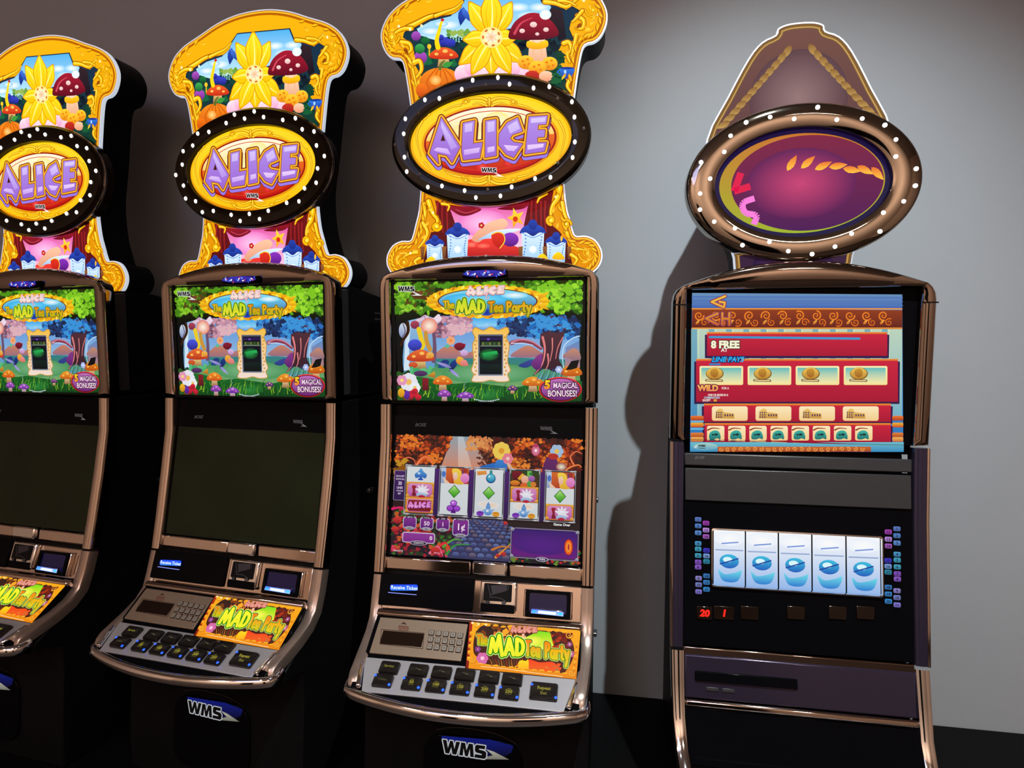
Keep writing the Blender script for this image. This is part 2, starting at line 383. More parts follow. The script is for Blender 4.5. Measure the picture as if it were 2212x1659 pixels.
tag(pl, 'long black laminate plinth carrying the row of slot machines along the wall', 'plinth')
# ---------------------------------------------------------------- the main cabinet
X0 = -0.30; GROUP = 'gold topped slot machines in a row'
ROOT = empty('slot_machine', (X0, 1.45, PZ))
def wl(vf):                                                       # world coordinates -> coordinates of ROOT
    return [(x - ROOT.location.x, y - ROOT.location.y, z - ROOT.location.z) for x, y, z in vf[0]], vf[1]
def part(name, vf, m, parent=None, **k):
    return mk(name, *wl(vf), m, parent or ROOT, **k)
def sub(name, vf, m, par, **k): return mk(name, *vf, m, par, **k)
P_TOP = Panel(X0, 1.510, 2.0); P_OVAL = Panel(X0, 1.482, 2.0665); P_SCR = Panel(X0, 1.452, 1.40)
P_GAME = Panel(X0, 1.382, 1.0105, 1.444, 1.3110); P_MID = Panel(X0, 1.326, .866, 1.362, .969)
P_SLANT = Panel(X0, 1.228, .822, 1.314, .885); P_DECK = Panel(X0, 1.155, .790, 1.228, .820); P_BELLY = Panel(X0, 1.262, .50, 1.275, .66)
HW = 0.282

# black bodies
def side_prism(name, prof, hw, m, bevel=.004):
    v = [(X0 + sx * hw, y, z) for sx in (-1, 1) for y, z in prof]; n = len(prof)
    f = [tuple(range(n)), tuple(range(2 * n - 1, n - 1, -1))] + [(i, i + n, (i + 1) % n + n, (i + 1) % n) for i in range(n)]
    return part(name, (v, f), m, bevel=bevel)
side_prism('lower_body', [(1.47, 1.392), (1.455, 1.30), (1.40, 1.0), (1.36, .88), (1.27, .81), (1.21, .775), (1.20, .752), (1.275, .735), (1.275, .66), (1.262, .50), (1.262, PZ + .002), (1.805, PZ + .002), (1.805, 1.392)], .272, 'black')
side_prism('upper_body', [(1.462, 1.402), (1.462, 1.70), (1.55, 1.712), (1.735, 1.69), (1.735, 1.402)], .272, 'black')
side_prism('side_skin', [(1.47, 1.41), (1.47, 1.695), (1.515, 1.70), (1.515, 1.41)], .278, 'side', .002)
for i in range(2):
    part('vent_slit', box_vf(X0 + .2715, X0 + .2728, 1.67, 1.705, 1.64 - .018 * i, 1.644 - .018 * i), 'hinge')
for z in (1.108, .72):
    part('hinge_pin', box_vf(X0 + .272, X0 + .284, 1.60, 1.625, z, z + .012), 'hinge', bevel=.002)

# chrome frame of the top screen
arch = [(HW * math.sin(t), 1.774 - 0.055 * (abs(math.sin(t)) ** 2.2)) for t in [math.radians(d) for d in range(-62, 63, 4)]]
arch = [(x * (.262 / (HW * math.sin(math.radians(62)))), z) for x, z in arch]
out_top = arch + [(.274, 1.722), (.280, 1.712), (HW, 1.698), (HW, 1.404), (-HW, 1.404), (-HW, 1.698), (-.280, 1.712), (-.274, 1.722)]
in_top = [(-.250, 1.713), (.250, 1.713), (.250, 1.404), (-.250, 1.404)]
out_top = out_top[::-1]
def in_dense(a, b, n): return [(a[0] + (b[0] - a[0]) * i / n, a[1] + (b[1] - a[1]) * i / n) for i in range(n)]
vf = ring_vf([(x, z) for x, z in out_top], in_dense(in_top[0], in_top[1], 8) + in_top[1:], [(0, -.03), (0, -.004), (.06, .006), (.18, .011), (.5, .012), (.86, .009), (.97, .004), (1, -.012)], (0, 1.555))
fr = part('top_frame', ([(X0 + x, 1.445 - w, z) for x, z, w in vf[0]], vf[1]), 'smoke', smooth=True)
# the lens badge and its pin on the arch
o = sub('lamp_lens', tube_vf([(-.055 + .11 * i / 12, 0, -.004 * math.cos(math.pi * (i / 12 - .5))) for i in range(13)], .010, .011, 10), 'gloss', fr, smooth=True); o.location = (0, -.016, 1.724 - PZ)
b_ = Art(T=lambda x, y: (x, y)); b_.EPS = 4e-5; b_.ell(0, .0005, .055, .0085, (26, 24, 110), (60, 50, 190))
for i in range(26):
    x = -.05 + .1 * i / 25; b_.leaf(x, .0005 + .003 * math.sin(i * 2.1), .008, .002, 20 + 31 * i, [(60, 80, 230), (130, 160, 255), (255, 255, 255), (200, 60, 90), (40, 40, 160)][i % 5])
o = b_.build('lamp_sparkle', 'screen', fr); o.rotation_euler = (math.pi / 2, 0, 0); o.location = (0, -.0285, 1.724 - PZ)
o = sub('pin', tube_vf([(0, 0, 0), (0, 0, .022)], .004), 'chrome2', fr, smooth=True); o.location = (0, -.004, 1.752 - PZ)
part('screen_surround', box_vf(X0 - .2505, X0 + .2505, 1.4535, 1.461, 1.402, 1.716), 'gloss')

# chrome pillars of the lower screen and curved arms down to the button deck
for s in (-1, 1):
    def xs(a, b): return (X0 + s * a, X0 + s * b) if s > 0 else (X0 - b, X0 - a)
    part('pillar', sweep_vf([(1.432, 1.393, *xs(.251, HW)), (1.427, 1.30, *xs(.251, HW)), (1.405, 1.18, *xs(.250, HW)), (1.378, 1.05, *xs(.249, .280)), (1.360, .972, *xs(.249, .279))], .03, .006), 'chrome', smooth=True)
    pth = [(1.359, .966, .247, .279), (1.343, .915, .247, .279), (1.326, .872, .247, .278), (1.300, .850, .246, .277), (1.262, .833, .243, .275), (1.225, .821, .240, .272), (1.190, .810, .237, .269), (1.176, .800, .236, .267), (1.170, .788, .236, .266)]
    part('arm', sweep_vf([(y, z, *xs(a, b)) for y, z, a, b in pth], .03, .006), 'satin', smooth=True)
# lower glass and chrome cross bars
o = box('game_glass', -.250, .250, -.003, .385, -.012, -.001, 'gloss', ROOT); P_GAME.place(o, ROOT)
for x0, x1 in ((-.250, -.027), (.070, .250)):
    o = mk('cross_bar', *box_vf(x0, x1, -.036, -.004, -.012, .004), 'chrome', ROOT, bevel=.004); P_GAME.place(o, ROOT)
o = mk('centre_block', *box_vf(-.022, .066, -.034, -.001, -.012, .014), 'chrome2', ROOT, bevel=.005); P_GAME.place(o, ROOT)
# plain name plates on the glass
a = Art(P_GAME); a.text('BOSE', 908, 921, 7, (78, 74, 78), .01, shear=.3); a.build('speaker_name', 'screen', ROOT, ROOT, .0005); a = Art(P_GAME)
wms(a, 1167, 921, 27, (70, 66, 70), (20, 18, 20), (120, 118, 120), slope=.05)
a.build('maker_name', 'screen', ROOT, ROOT, .0005)

# middle panel: ticket door, coin entry, note acceptor
o = mk('middle_plate', *box_vf(-.250, .250, -.012, .108, -.03, -.002), 'chrome', ROOT, bevel=.003); P_MID.place(o, ROOT)
def pxq(P, pts): return [P.uv(*p) for p in pts]
def inset(name, P, pts, w0, w1, m, bevel=.002, r=None):
    q = pxq(P, pts); x0, x1 = (q[0][0] + q[3][0]) / 2, (q[1][0] + q[2][0]) / 2; y1, y0 = (q[0][1] + q[1][1]) / 2, (q[2][1] + q[3][1]) / 2
    o = mk(name, *(prism_vf(rrect(x0, x1, y0, y1, r), w0, w1) if r else box_vf(x0, x1, y0, y1, w0, w1)), m, ROOT, bevel=bevel); P.place(o, ROOT)
    return o, (x0, x1, y0, y1)
door, q = inset('ticket_door', P_MID, [(824, 1236), (1026, 1251), (1022, 1322), (818, 1306)], -.003, .004, 'gloss', .0015, .004)
t = sub('ticket_slot', box_vf(-.030, .030, -.004, .004, .004, .010), 'gloss', door, bevel=.002); t.location = (P_MID.uv(876, 1269)[0], P_MID.uv(876, 1269)[1], 0)
a = Art(P_MID); a.rect(846, 1262, 905, 1275, (20, 60, 235), (40, 110, 255), 4); a.text('Receive Ticket', 876, 1272.5, 7.5, (215, 225, 255), .012, ws=.9, rot=3)
a.stroke([(842, 1279), (902, 1284)], 1.6, (120, 130, 215)); o = a.build('slot_sign', 'glowprint', ROOT, ROOT, .0105)
coin, q = inset('coin_entry', P_MID, [(1040, 1252), (1118, 1258), (1116, 1322), (1036, 1316)], -.003, .010, 'chrome2', .004)
x0, x1, y0, y1 = q
sub('coin_plate', prism_vf(rrect(x0 + .010, x1 - .012, y0 + .022, y1 - .006, .003), .0100, .0125), 'black', coin, bevel=.001)
sub('coin_tray', box_vf(x0 + .004, x1 - .004, y0 - .004, y0 + .016, .004, .012), 'gloss', coin, bevel=.002)
a = Art(P_MID)
for (pts, w, c) in (([(1056, 1262), (1062, 1286)], 1.2, (80, 76, 82)), ([(1060, 1284), (1088, 1277), (1099, 1272), (1098, 1264), (1086, 1268)], 1.4, (70, 66, 72)), ([(1060, 1289), (1078, 1290), (1094, 1297)], 1.2, (80, 76, 82))): a.stroke(pts, w, c)
a.ell(1090, 1301, 5, 4, (80, 76, 80)); a.rect(1051, 1296, 1059, 1303, (60, 56, 60)); a.poly([(1062, 1264), (1096, 1262), (1097, 1274), (1066, 1284)], (62, 58, 64))
a.build('coin_emblem', 'print', ROOT, ROOT, .0128)
note, q = inset('note_acceptor', P_MID, [(1134, 1270), (1240, 1280), (1234, 1340), (1130, 1330)], -.003, .009, 'chrome', .003)
x0, x1, y0, y1 = q; x0 += .004; x1 -= .004
vf = ring_vf(rrect(x0, x1, y0, y1, .005), rrect(x0 + .010, x1 - .010, y0 + .012, y1 - .008, .004), [(0, .009), (.1, .014), (.9, .014), (1, .010)], ((x0 + x1) / 2, (y0 + y1) / 2))
sub('acceptor_bezel', vf, 'gloss', note, smooth=True)
sub('acceptor_throat', box_vf(x0 + .008, x1 - .008, y0 + .010, y1 - .006, .0085, .0098), 'bluedim', note)
sub('acceptor_lip', box_vf(x0 + .016, x1 - .018, y0 + .012, y0 + .021, .0098, .022), 'chrome2', note, bevel=.002)
a = Art(P_MID); a.poly([(1151, 1313), (1219, 1320), (1218, 1329), (1149, 1322)], (60, 100, 235), (150, 180, 255)); a.poly([(1165, 1316.5), (1203, 1320), (1202, 1326), (1164, 1322)], (210, 225, 255)); a.ell(1156, 1318.5, 4, 2.4, (30, 170, 255)); a.ell(1212, 1324, 4, 2.4, (30, 190, 210))
a.build('acceptor_glow', 'glowprint', ROOT, ROOT, .0226)

# slanted panel: player terminal and lit game card
o = mk('slant_bed', *box_vf(-.252, .252, -.004, .112, -.03, -.004), 'gloss', ROOT, bevel=.003); P_SLANT.place(o, ROOT)
o = mk('chrome_rail', *box_vf(-.252, .252, .1035, .1205, -.02, .006), 'chrome', ROOT, bevel=.005); P_SLANT.place(o, ROOT)
term, q = inset('player_terminal', P_SLANT, [(815, 1331), (1007, 1350), (999, 1431), (806, 1409)], -.004, .001, 'tan', .001)
disp, q = inset('terminal_display', P_SLANT, [(826, 1361.5), (915, 1370), (912, 1400), (823, 1390)], .001, .0018, 'display', .0004)
a = Art(P_SLANT); a.stroke([(824.5, 1360), (916.5, 1368.5), (913.5, 1402), (821.5, 1391.5)], .9, (70, 50, 40), curve=False, closed=True)
a.poly([(866, 1349), (873, 1344.5), (879, 1350.5), (872, 1348)], (60, 34, 26)); a.stroke([(862, 1353), (882, 1355)], 1.6, (105, 60, 50)); a.stroke([(861, 1357), (883, 1359)], 1.8, (120, 66, 56)); a.stroke([(862, 1361), (882, 1362.6)], 1.0, (120, 70, 60))
a.build('terminal_marks', 'print', ROOT, ROOT, .0021)
for r in range(3):
    for c in range(5):
        x, y = 932.5 + 15.55 * c - 2.0 * r, 1367.5 + 1.7 * c + 15.2 * r
        u, v = P_SLANT.uv(x, y)
        k = mk('key', *prism_vf(rrect(-.0066, .0066, -.0066, .0066, .0015, 3), .001, .0022), 'display', ROOT); P_SLANT.place(k, ROOT, u, v)
        kt = mk('key_cap', *prism_vf(rrect(-.0053, .0053, -.0053, .0053, .0013, 3), .0022, .0036), 'key', k)
        a = Art(T=lambda x, y: (x, -y))
        if r < 2: a.text(str(r * 5 + c), 0, .0032, .0062, (90, 80, 70), .02)
        else:
            for j in (-1, 1): a.stroke([(-.003, .0014 * j), (.003, .0014 * j)], .0011, (95, 85, 75))
            if c in (1, 2, 3): a.ell(.0062, -.0062, .0016, .0016, (20, 12, 8))
        d = a.build('key_mark', 'print', k); d.location = (0, 0, .0037)
# deck plate, buttons, lip
dpts = [P_DECK.uv(*p) for p in ((822, 1423), (1241, 1470), (1217, 1539), (788, 1486))]
o = mk('deck_plate', *prism_vf([(-.247, .081), (.247, .081), (.222, -.004), (-.222, -.004)][::-1], -.01, .001), 'alu', ROOT, bevel=.001); P_DECK.place(o, ROOT)
o = mk('deck_tray', *prism_vf([(-.262, .085), (.262, .085), (.252, .0), (.2, -.018), (.1, -.030), (0, -.034), (-.1, -.030), (-.2, -.018), (-.252, 0)][::-1], -.022, -.002), 'gloss', ROOT, bevel=.002); P_DECK.place(o, ROOT)
for s in (-1, 1):
    o = mk('corner_fin', *prism_vf([(s * .226, .004), (s * .238, .002), (s * .249, .060), (s * .243, .066)][::s], -.002, .010), 'chrome2', ROOT, bevel=.003); P_DECK.place(o, ROOT)
def lip_pt(t): x = -.262 + .524 * t; return (X0 + x, 1.166 - .050 * math.sin(math.pi * t) ** .8, .776)
path = [(X0 - .268, 1.20, .780), (X0 - .267, 1.178, .777)] + [lip_pt(i / 28) for i in range(29)] + [(X0 + .267, 1.178, .777), (X0 + .268, 1.20, .780)]
part('deck_lip', tube_vf(path, .011, .014, 14), 'chrome2', smooth=True)
def under_rows():
    r1 = [(x, y, z) for x, y, z in path]; r2 = [(x, y + .012, z - .018) for x, y, z in path]; r3 = [(X0 + (x - X0) * .95, max(y + .05, 1.21), .742) for x, y, z in path]
    return loft_vf([r1, r2, r3], False)
part('deck_underside', under_rows(), 'gloss', smooth=True)
up_row = [(843, 1443), (904, 1451), (954, 1458), (1004, 1464), (1056, 1470), (1106, 1475)]
lo_row = [(829, 1470), (890, 1480), (942, 1486), (994, 1492), (1047, 1498), (1099, 1504)]
vu = sum(P_DECK.uv(*p)[1] for p in up_row) / 6 + .002; vl = sum(P_DECK.uv(*p)[1] for p in lo_row) / 6 + .001
def button(u, v, w, h, lit, marks, big=False):
    b = mk('button', *loft_vf([[(x, y, z) for x, y in rrect(-w / 2 + i, w / 2 - i, -h / 2 + i, h / 2 - i, .004, 4)] for z, i in ((.001, 0), (.007, .0005), (.0095, .0018), (.0102, .004))], True, False, True), 'btn', ROOT, smooth=True)
    P_DECK.place(b, ROOT, u, v)
    a = Art(T=lambda x, y: (x, -y)); marks(a)
    d = a.build('button_print', 'glowdim', b); d.location = (0, 0, .0104)
    if lit:
        for sx, sy in ((-1, .55), (1, -.72)):
            g = mk('button_light', *dome_vf(.0033, .002), 'blue', b, smooth=True); g.location = (sx * (w / 2 - .0035), sy * h / 2, .0092)
M['glowdim'] = art_mat('dim_button_print', .55, .3)
YL = (190, 178, 60)
def dashes(a):
    a.stroke([(-.006, -.001), (.001, -.001)], .0012, (110, 108, 90)); a.stroke([(.001, .0012), (.008, .0018)], .0014, (150, 146, 90))
def lines2(a): a.text('Service', 0, .002, .0055, (170, 165, 60), .02)
def collect(a): a.text('Collect', 0, .002, .0045, (110, 106, 60), .01)
def num(t):
    def f(a):
        a.text(t, 0, .0032, .0072, YL, .04); a.stroke([(-.004, -.0065), (.004, -.0065)], .0016, (140, 132, 50)); a.stroke([(-.007, .0062), (.007, .0062)], .0014, (120, 114, 50))
    return f
for i in range(6):
    button(P_DECK.uv(*up_row[i])[0], vu, .046, .030, False, lines2 if i == 0 else dashes)
    button(P_DECK.uv(*lo_row[i])[0], vl, .045, .030, True, collect if i == 0 else num(str(50 * i)))
ub, vb = P_DECK.uv(1175, 1497)
def rep(a): a.text('Repeat', 0, -.001, .0072, YL, .03); a.text('Bet', 0, .0105, .0072, (150, 140, 60), .03)
button(ub, vb, .060, .040, True, rep)
# belly badge
o = mk('belly_door', *prism_vf(rrect(-.12, .12, -.06, .125, .05, 6), -.004, .006), 'gloss', ROOT, bevel=.003); P_BELLY.place(o, ROOT)
arc = [P_BELLY.uv(x, y) for x, y in ((945, 1572), (985, 1567), (1050, 1575), (1090, 1588), (1118, 1604))]
o = mk('belly_trim', *tube_vf([(u, v, .007) for u, v in smooth(arc, False, 4)], .0012, n=6), 'smoke', ROOT, smooth=True); P_BELLY.place(o, ROOT)
a = Art(P_BELLY)
a.poly([(955, 1586), (1060, 1594), (1110, 1607), (1106, 1622), (1085, 1634), (1010, 1634), (962, 1624)], (12, 28, 130), (1, 1, 8))
a.poly([(1050, 1614), (1068, 1620), (1101, 1637), (1027, 1636), (1066, 1628)], (190, 188, 175), (120, 118, 105))
wms(a, 958, 1594, 97, (4, 4, 6), (190, 194, 198), None, slope=.15)
a.build('belly_badge', 'game', ROOT, ROOT, .0066)
# ---------------------------------------------------------------- lit topper
half = [(0, 2.500), (.06, 2.496), (.12, 2.482), (.18, 2.458), (.235, 2.436), (.272, 2.408), (.292, 2.372), (.293, 2.342), (.280, 2.312), (.262, 2.298), (.242, 2.294), (.232, 2.276), (.222, 2.22), (.208, 2.12), (.192, 2.03), (.190, 1.97), (.196, 1.905), (.205, 1.870), (.214, 1.838), (.222, 1.826), (.245, 1.826), (.270, 1.815), (.286, 1.790), (.288, 1.766), (.278, 1.744), (.262, 1.728), (.25, 1.700)]
outl = smooth([(-x, z) for x, z in half[::-1]] + half[1:], False, 3)[:]
def inset_poly(p, d):
    n = len(p); r = []
    for i in range(n):
        a, b, c = p[i - 1], p[i], p[(i + 1) % n]
        t = Vector((c[0] - a[0], c[1] - a[1])).normalized(); r.append((b[0] + t.y * d, b[1] - t.x * d))
    return r
tp = mk('topper_case', *prism_vf([(x, z - 2.0) for x, z in inset_poly(outl, .006)], -.105, -.010), 'black', ROOT, bevel=.004); P_TOP.place(tp, ROOT)
ed = mk('acrylic_edge', *prism_vf([(x, z - 2.0) for x, z in outl], -.010, 0), 'acryl', tp)
mt = part('topper_mount', box_vf(X0 - .2, X0 + .2, 1.53, 1.60, 1.69, 1.76), 'black')

a = Art(P_TOP)
front = [(x, z - 2.0) for x, z in inset_poly(outl, .0035)]
pxT = a.T
a.T = lambda u, v: (u, v)
a.layer([front], (222, 136, 4), (246, 180, 12), (-.3, .5))
a.layer(a._stroke(inset_poly(front, .006), .012, None, True), (180, 92, 2))
a.layer(a._stroke(inset_poly(front, .004), .004, None, True), (246, 190, 40))
a.crop(800, 0, .27122)
sc = [(268, 262), (300, 232), (390, 190), (470, 150), (560, 120), (650, 118), (690, 60), (800, -70), (1330, -90), (1380, 30), (1470, 40), (1560, 80), (1610, 50), (1690, 95), (1640, 140), (1600, 165), (1585, 230), (1625, 320), (1535, 335), (1500, 400), (1540, 470), (1500, 520), (1560, 640), (1590, 760), (1500, 900), (420, 900), (380, 760), (425, 640), (380, 560), (335, 480), (350, 420), (330, 340), (260, 300)]
a.poly(sc, (16, 40, 60), (12, 44, 30))
a.layer([[(x + (900 - x) * .012, y + 6) for x, y in sc]], (22, 46, 78), (14, 60, 34))
a.poly([(370, 230), (480, 170), (640, 130), (700, 70), (800, -60), (1320, -80), (1370, 40), (1430, 70), (1430, 130), (1350, 190), (1100, 230), (760, 300), (560, 330), (400, 290)], (80, 175, 235), (190, 232, 250))
for x, y, r in ((480, 250, 60), (620, 200, 70), (560, 190, 40), (1260, 130, 70), (1350, 60, 60), (1180, 60, 60)): a.glow(x, y, r * 1.5, r * .6, (250, 253, 255), (140, 205, 242))
a.foliage(620, 250, 780, 330, 26, 26, [(110, 160, 60), (80, 140, 70), (150, 180, 80), (60, 120, 60)], 2)
a.foliage(400, 310, 780, 520, 50, 30, [(16, 70, 50), (24, 100, 60), (10, 44, 44), (40, 130, 80)], 3)
a.foliage(1150, 220, 1560, 620, 46, 34, [(14, 30, 40), (24, 50, 40), (10, 20, 34), (16, 64, 44)], 4, lambda x, y: x < 1520)
a.poly([(1440, 60), (1530, 80), (1560, 300), (1500, 330), (1470, 200), (1400, 150)], (50, 34, 40), (20, 16, 30))
for i in range(16): a.ell(640 + 22 * (i % 6), 300 + 14 * (i // 6) + 5 * (i % 2), 6, 5, (170, 235, 245))
# left: round purple blooms, a red toadstool with blue berries, an orange pumpkin
for x, y, r, c, c2 in ((365, 288, 38, (176, 84, 196), (110, 40, 130)), (400, 460, 52, (180, 80, 200), (100, 36, 130)), (395, 390, 40, (60, 170, 80), (20, 90, 50)), (440, 330, 34, (30, 120, 60), (10, 60, 40))): a.ell(x, y, r, r, c, c2)
a.shroom(585, 450, 230, 150, (244, 96, 40), (196, 40, 20), (244, 196, 120))
for x, y, r in ((590, 335, 46), (640, 345, 40), (560, 300, 28)): a.ell(x, y, r, r * .85, (60, 70, 205), (24, 30, 120))
a.stroke([(540, 380), (530, 320), (548, 250), (560, 200), (575, 165)], 40, (255, 214, 20), 14); a.ell(575, 160, 14, 12, (200, 40, 40)); a.stroke([(470, 440), (472, 380)], 10, (240, 180, 30)); a.ell(470, 372, 16, 20, (250, 200, 40))
a.ell(560, 660, 168, 120, (248, 140, 28), (196, 70, 10))
for dx in (-110, -55, 0, 55, 110): a.stroke([(560 + dx * .3, 548), (560 + dx, 660), (560 + dx * .3, 780)], 10, (206, 92, 12))
a.stroke([(556, 550), (566, 510), (590, 486)], 24, (90, 110, 40), 12); a.leaf(575, 530, 90, 24, -20, (60, 150, 60))
a.glow(520, 640, 46, 40, (255, 214, 130), (246, 142, 32))
a.ell(410, 720, 46, 56, (246, 120, 20), (190, 66, 10))
# centre: a great golden lily over pale pink peony petals
for x, y, rx, ry in ((760, 590, 90, 80), (1190, 590, 90, 80), (840, 540, 90, 80), (1110, 540, 90, 80), (975, 560, 110, 90), (900, 610, 90, 70), (1050, 610, 90, 70)): a.ell(x, y, rx, ry, (255, 232, 236), (240, 150, 200)); a.stroke([(x - rx * .7, y + ry * .2), (x, y - ry * .75), (x + rx * .7, y + ry * .2)], 7, (250, 196, 220), 4)
Y1, Y2 = (255, 232, 40), (255, 192, 0)
def petal(ang, L, wd):
    k, g = math.cos(math.radians(ang)), math.sin(math.radians(ang)); c = (965, 300)
    def q(t, v): return (c[0] + L * t * k - v * g, c[1] + L * t * g + v * k)
    a.blob2([q(.05, -wd * .3), q(.35, -wd * .9), q(.62, -wd), q(.85, -wd * .5), q(1, 0), q(.85, wd * .5), q(.62, wd), q(.35, wd * .9), q(.05, wd * .3)], (226, 150, 0)); a.blob2([q(.07, -wd * .25), q(.35, -wd * .8), q(.62, -wd * .9), q(.84, -wd * .42), q(.96, 0), q(.84, wd * .42), q(.62, wd * .9), q(.35, wd * .8), q(.07, wd * .25)], Y1, Y2)
    a.stroke([q(.1, 0), q(.5, wd * .1), q(.9, 0)], wd * .22, (255, 248, 150), 4); a.stroke([q(.15, -wd * .3), q(.5, -wd * .5), q(.8, -wd * .25)], 7, (244, 176, 0), 2); a.stroke([q(.15, wd * .3), q(.5, wd * .5), q(.8, wd * .25)], 7, (244, 176, 0), 2)
for an, L, wd in ((-60, 330, 74), (-122, 340, 76), (90, 300, 84), (140, 340, 74), (38, 330, 74), (175, 230, 66), (2, 200, 66), (-90, 380, 84), (118, 340, 70), (62, 330, 70)): petal(an, L, wd)
a.glow(965, 300, 90, 84, (255, 250, 236), (255, 226, 120)); a.glow(965, 300, 44, 40, (250, 190, 190), (255, 236, 200))
for i in range(7):
    t = .45 + 2 * math.pi * i / 7; a.stroke([(965, 300), (965 + 60 * math.cos(t), 300 + 60 * math.sin(t))], 6, (240, 190, 120), 4); a.ell(965 + 66 * math.cos(t), 300 + 66 * math.sin(t), 15, 8, (214, 110, 30), rot=math.degrees(t) + 90)
a.leaf(745, 60, 150, 34, 100, (40, 80, 190), (16, 40, 120)); a.leaf(735, 70, 120, 24, 60, (70, 120, 220), (24, 60, 150))
# right: a crimson toadstool with a gold collar, lemons and a blue cup
a.poly([(1270, 300), (1390, 300), (1420, 560), (1250, 560)], (252, 220, 186), (226, 150, 110)); a.stroke([(1300, 330), (1296, 540)], 12, (240, 180, 140)); a.stroke([(1360, 330), (1372, 540)], 10, (240, 180, 140))
a.blob2([(1255, 330), (1330, 345), (1405, 325), (1412, 375), (1330, 396), (1250, 380)], (255, 208, 30), (236, 160, 10))
a.blob2([(1100, 300), (1150, 180), (1260, 110), (1370, 120), (1460, 190), (1500, 280), (1400, 316), (1300, 322), (1180, 320)], (168, 26, 50), (90, 10, 30)); a.stroke([(1150, 270), (1200, 190), (1290, 145)], 22, (206, 70, 90), 6)
for x, y, r in ((1210, 250, 22), (1300, 200, 28), (1400, 240, 22), (1330, 275, 16)): a.ell(x, y, r, r * .8, (250, 226, 220), (226, 170, 170))
a.ell(1395, 120, 46, 40, (190, 225, 245), (250, 252, 255)); a.ell(1395, 104, 30, 18, (240, 248, 255))
for x, y, rx, ry in ((1240, 500, 66, 56), (1430, 510, 62, 54), (1330, 545, 70, 58)):
    a.ell(x, y, rx, ry, (255, 208, 50), (226, 130, 16))
    for dx, dy in ((-24, -10), (14, -24), (26, 14), (-10, 24)): a.ell(x + dx, y + dy, 11, 9, (232, 120, 10))
a.ell(1290, 610, 60, 44, (206, 50, 36), (140, 20, 20)); a.ell(1400, 610, 56, 42, (252, 206, 170), (232, 150, 110))
a.foliage(1440, 540, 1540, 660, 18, 26, [(20, 90, 50), (30, 120, 60), (14, 60, 40)], 6)
a.blob2([(1512, 545), (1622, 545), (1610, 600), (1570, 630), (1540, 622), (1518, 590)], (50, 120, 226), (16, 50, 150)); a.ell(1567, 546, 55, 9, (20, 50, 140)); a.stroke([(1514, 560), (1490, 575), (1518, 600)], 9, (40, 100, 205)); a.ell(1552, 575, 10, 16, (170, 210, 255))
# gold scrollwork
G0, G1, G2 = (146, 70, 2), (252, 186, 8), (255, 232, 80)
def scroll(pts, w, sp=None):
    a.stroke(pts, w * 1.35, G0, w * .7); a.stroke(pts, w, G1, w * .45); a.stroke([(x - w * .1, y - w * .12) for x, y in pts], w * .35, G2, w * .1)
    if sp: a.spiral(*sp[:3], w * .75, G0, 1.5, sp[3], sp[4]); a.spiral(*sp[:3], w * .5, G1, 1.5, sp[3], sp[4]); a.ell(sp[0], sp[1], w * .35, w * .35, G2)
scroll([(300, 225), (380, 185), (470, 140), (570, 115), (660, 100), (720, 55)], 40); scroll([(520, 130), (600, 100), (680, 70), (740, 20)], 30)
scroll([(330, 230), (260, 235), (200, 270), (170, 330)], 34, (175, 300, 58, 0, 1)); scroll([(250, 340), (310, 350), (330, 400), (290, 430)], 36); scroll([(345, 505), (395, 490), (410, 560), (370, 620)], 40); scroll([(300, 450), (330, 520), (350, 600), (370, 690)], 26)
a.leaf(270, 380, 70, 16, 60, G0); a.leaf(230, 350, 70, 14, 40, (206, 120, 8)); a.leaf(390, 620, 60, 15, 95, (206, 120, 8))
scroll([(1390, 20), (1470, 30), (1560, 60), (1610, 30), (1660, -10)], 36); scroll([(1500, 10), (1580, 20), (1640, 50)], 26, (1775, 85, 62, 180, -1)); scroll([(1650, 130), (1700, 170), (1690, 230), (1640, 230)], 36); scroll([(1690, 90), (1640, 150), (1610, 180)], 30)
scroll([(1540, 350), (1580, 340), (1600, 390), (1570, 440), (1590, 500)], 36); scroll([(1640, 290), (1620, 380), (1600, 470)], 30); a.leaf(1680, 190, 60, 14, 130, G0); scroll([(1590, 640), (1570, 690), (1600, 740)], 34)
for x, y in ((230, 215), (410, 210), (320, 240), (1700, 10), (1815, 120)): a.ell(x, y, 10, 12, (255, 246, 190))
# lower picture (crop of the part under the oval)
a.crop(800, 380, .24412)
lo = [(575, 215), (640, 250), (800, 270), (1000, 280), (1200, 270), (1400, 225), (1560, 140), (1625, 120), (1600, 260), (1580, 350), (1600, 430), (1680, 500), (1740, 590), (1760, 650), (1790, 790), (470, 790), (480, 720), (500, 640), (520, 560), (540, 500), (620, 490), (630, 420), (600, 340)]
a.poly(lo, (110, 16, 22), (70, 10, 16))
for i, x in enumerate((600, 640, 680, 1430, 1470, 1510, 1550)): a.stroke([(x, 230), (x - 6 + 4 * (i % 3), 360), (x + 6, 500)], 18, (150, 30, 34), 10)
a.poly([(700, 275), (1400, 250), (1360, 440), (1340, 720), (790, 720), (760, 440)], (224, 70, 160), (255, 214, 236))
a.glow(1000, 420, 220, 120, (255, 200, 236), (236, 120, 196))
a.blob2([(700, 270), (980, 290), (900, 345), (810, 355), (740, 320)], (150, 24, 40), (110, 14, 30)); a.blob2([(1130, 290), (1400, 240), (1360, 290), (1250, 305)], (150, 24, 40), (110, 14, 30)); a.stroke([(760, 300), (850, 330), (950, 300)], 8, (200, 60, 90))
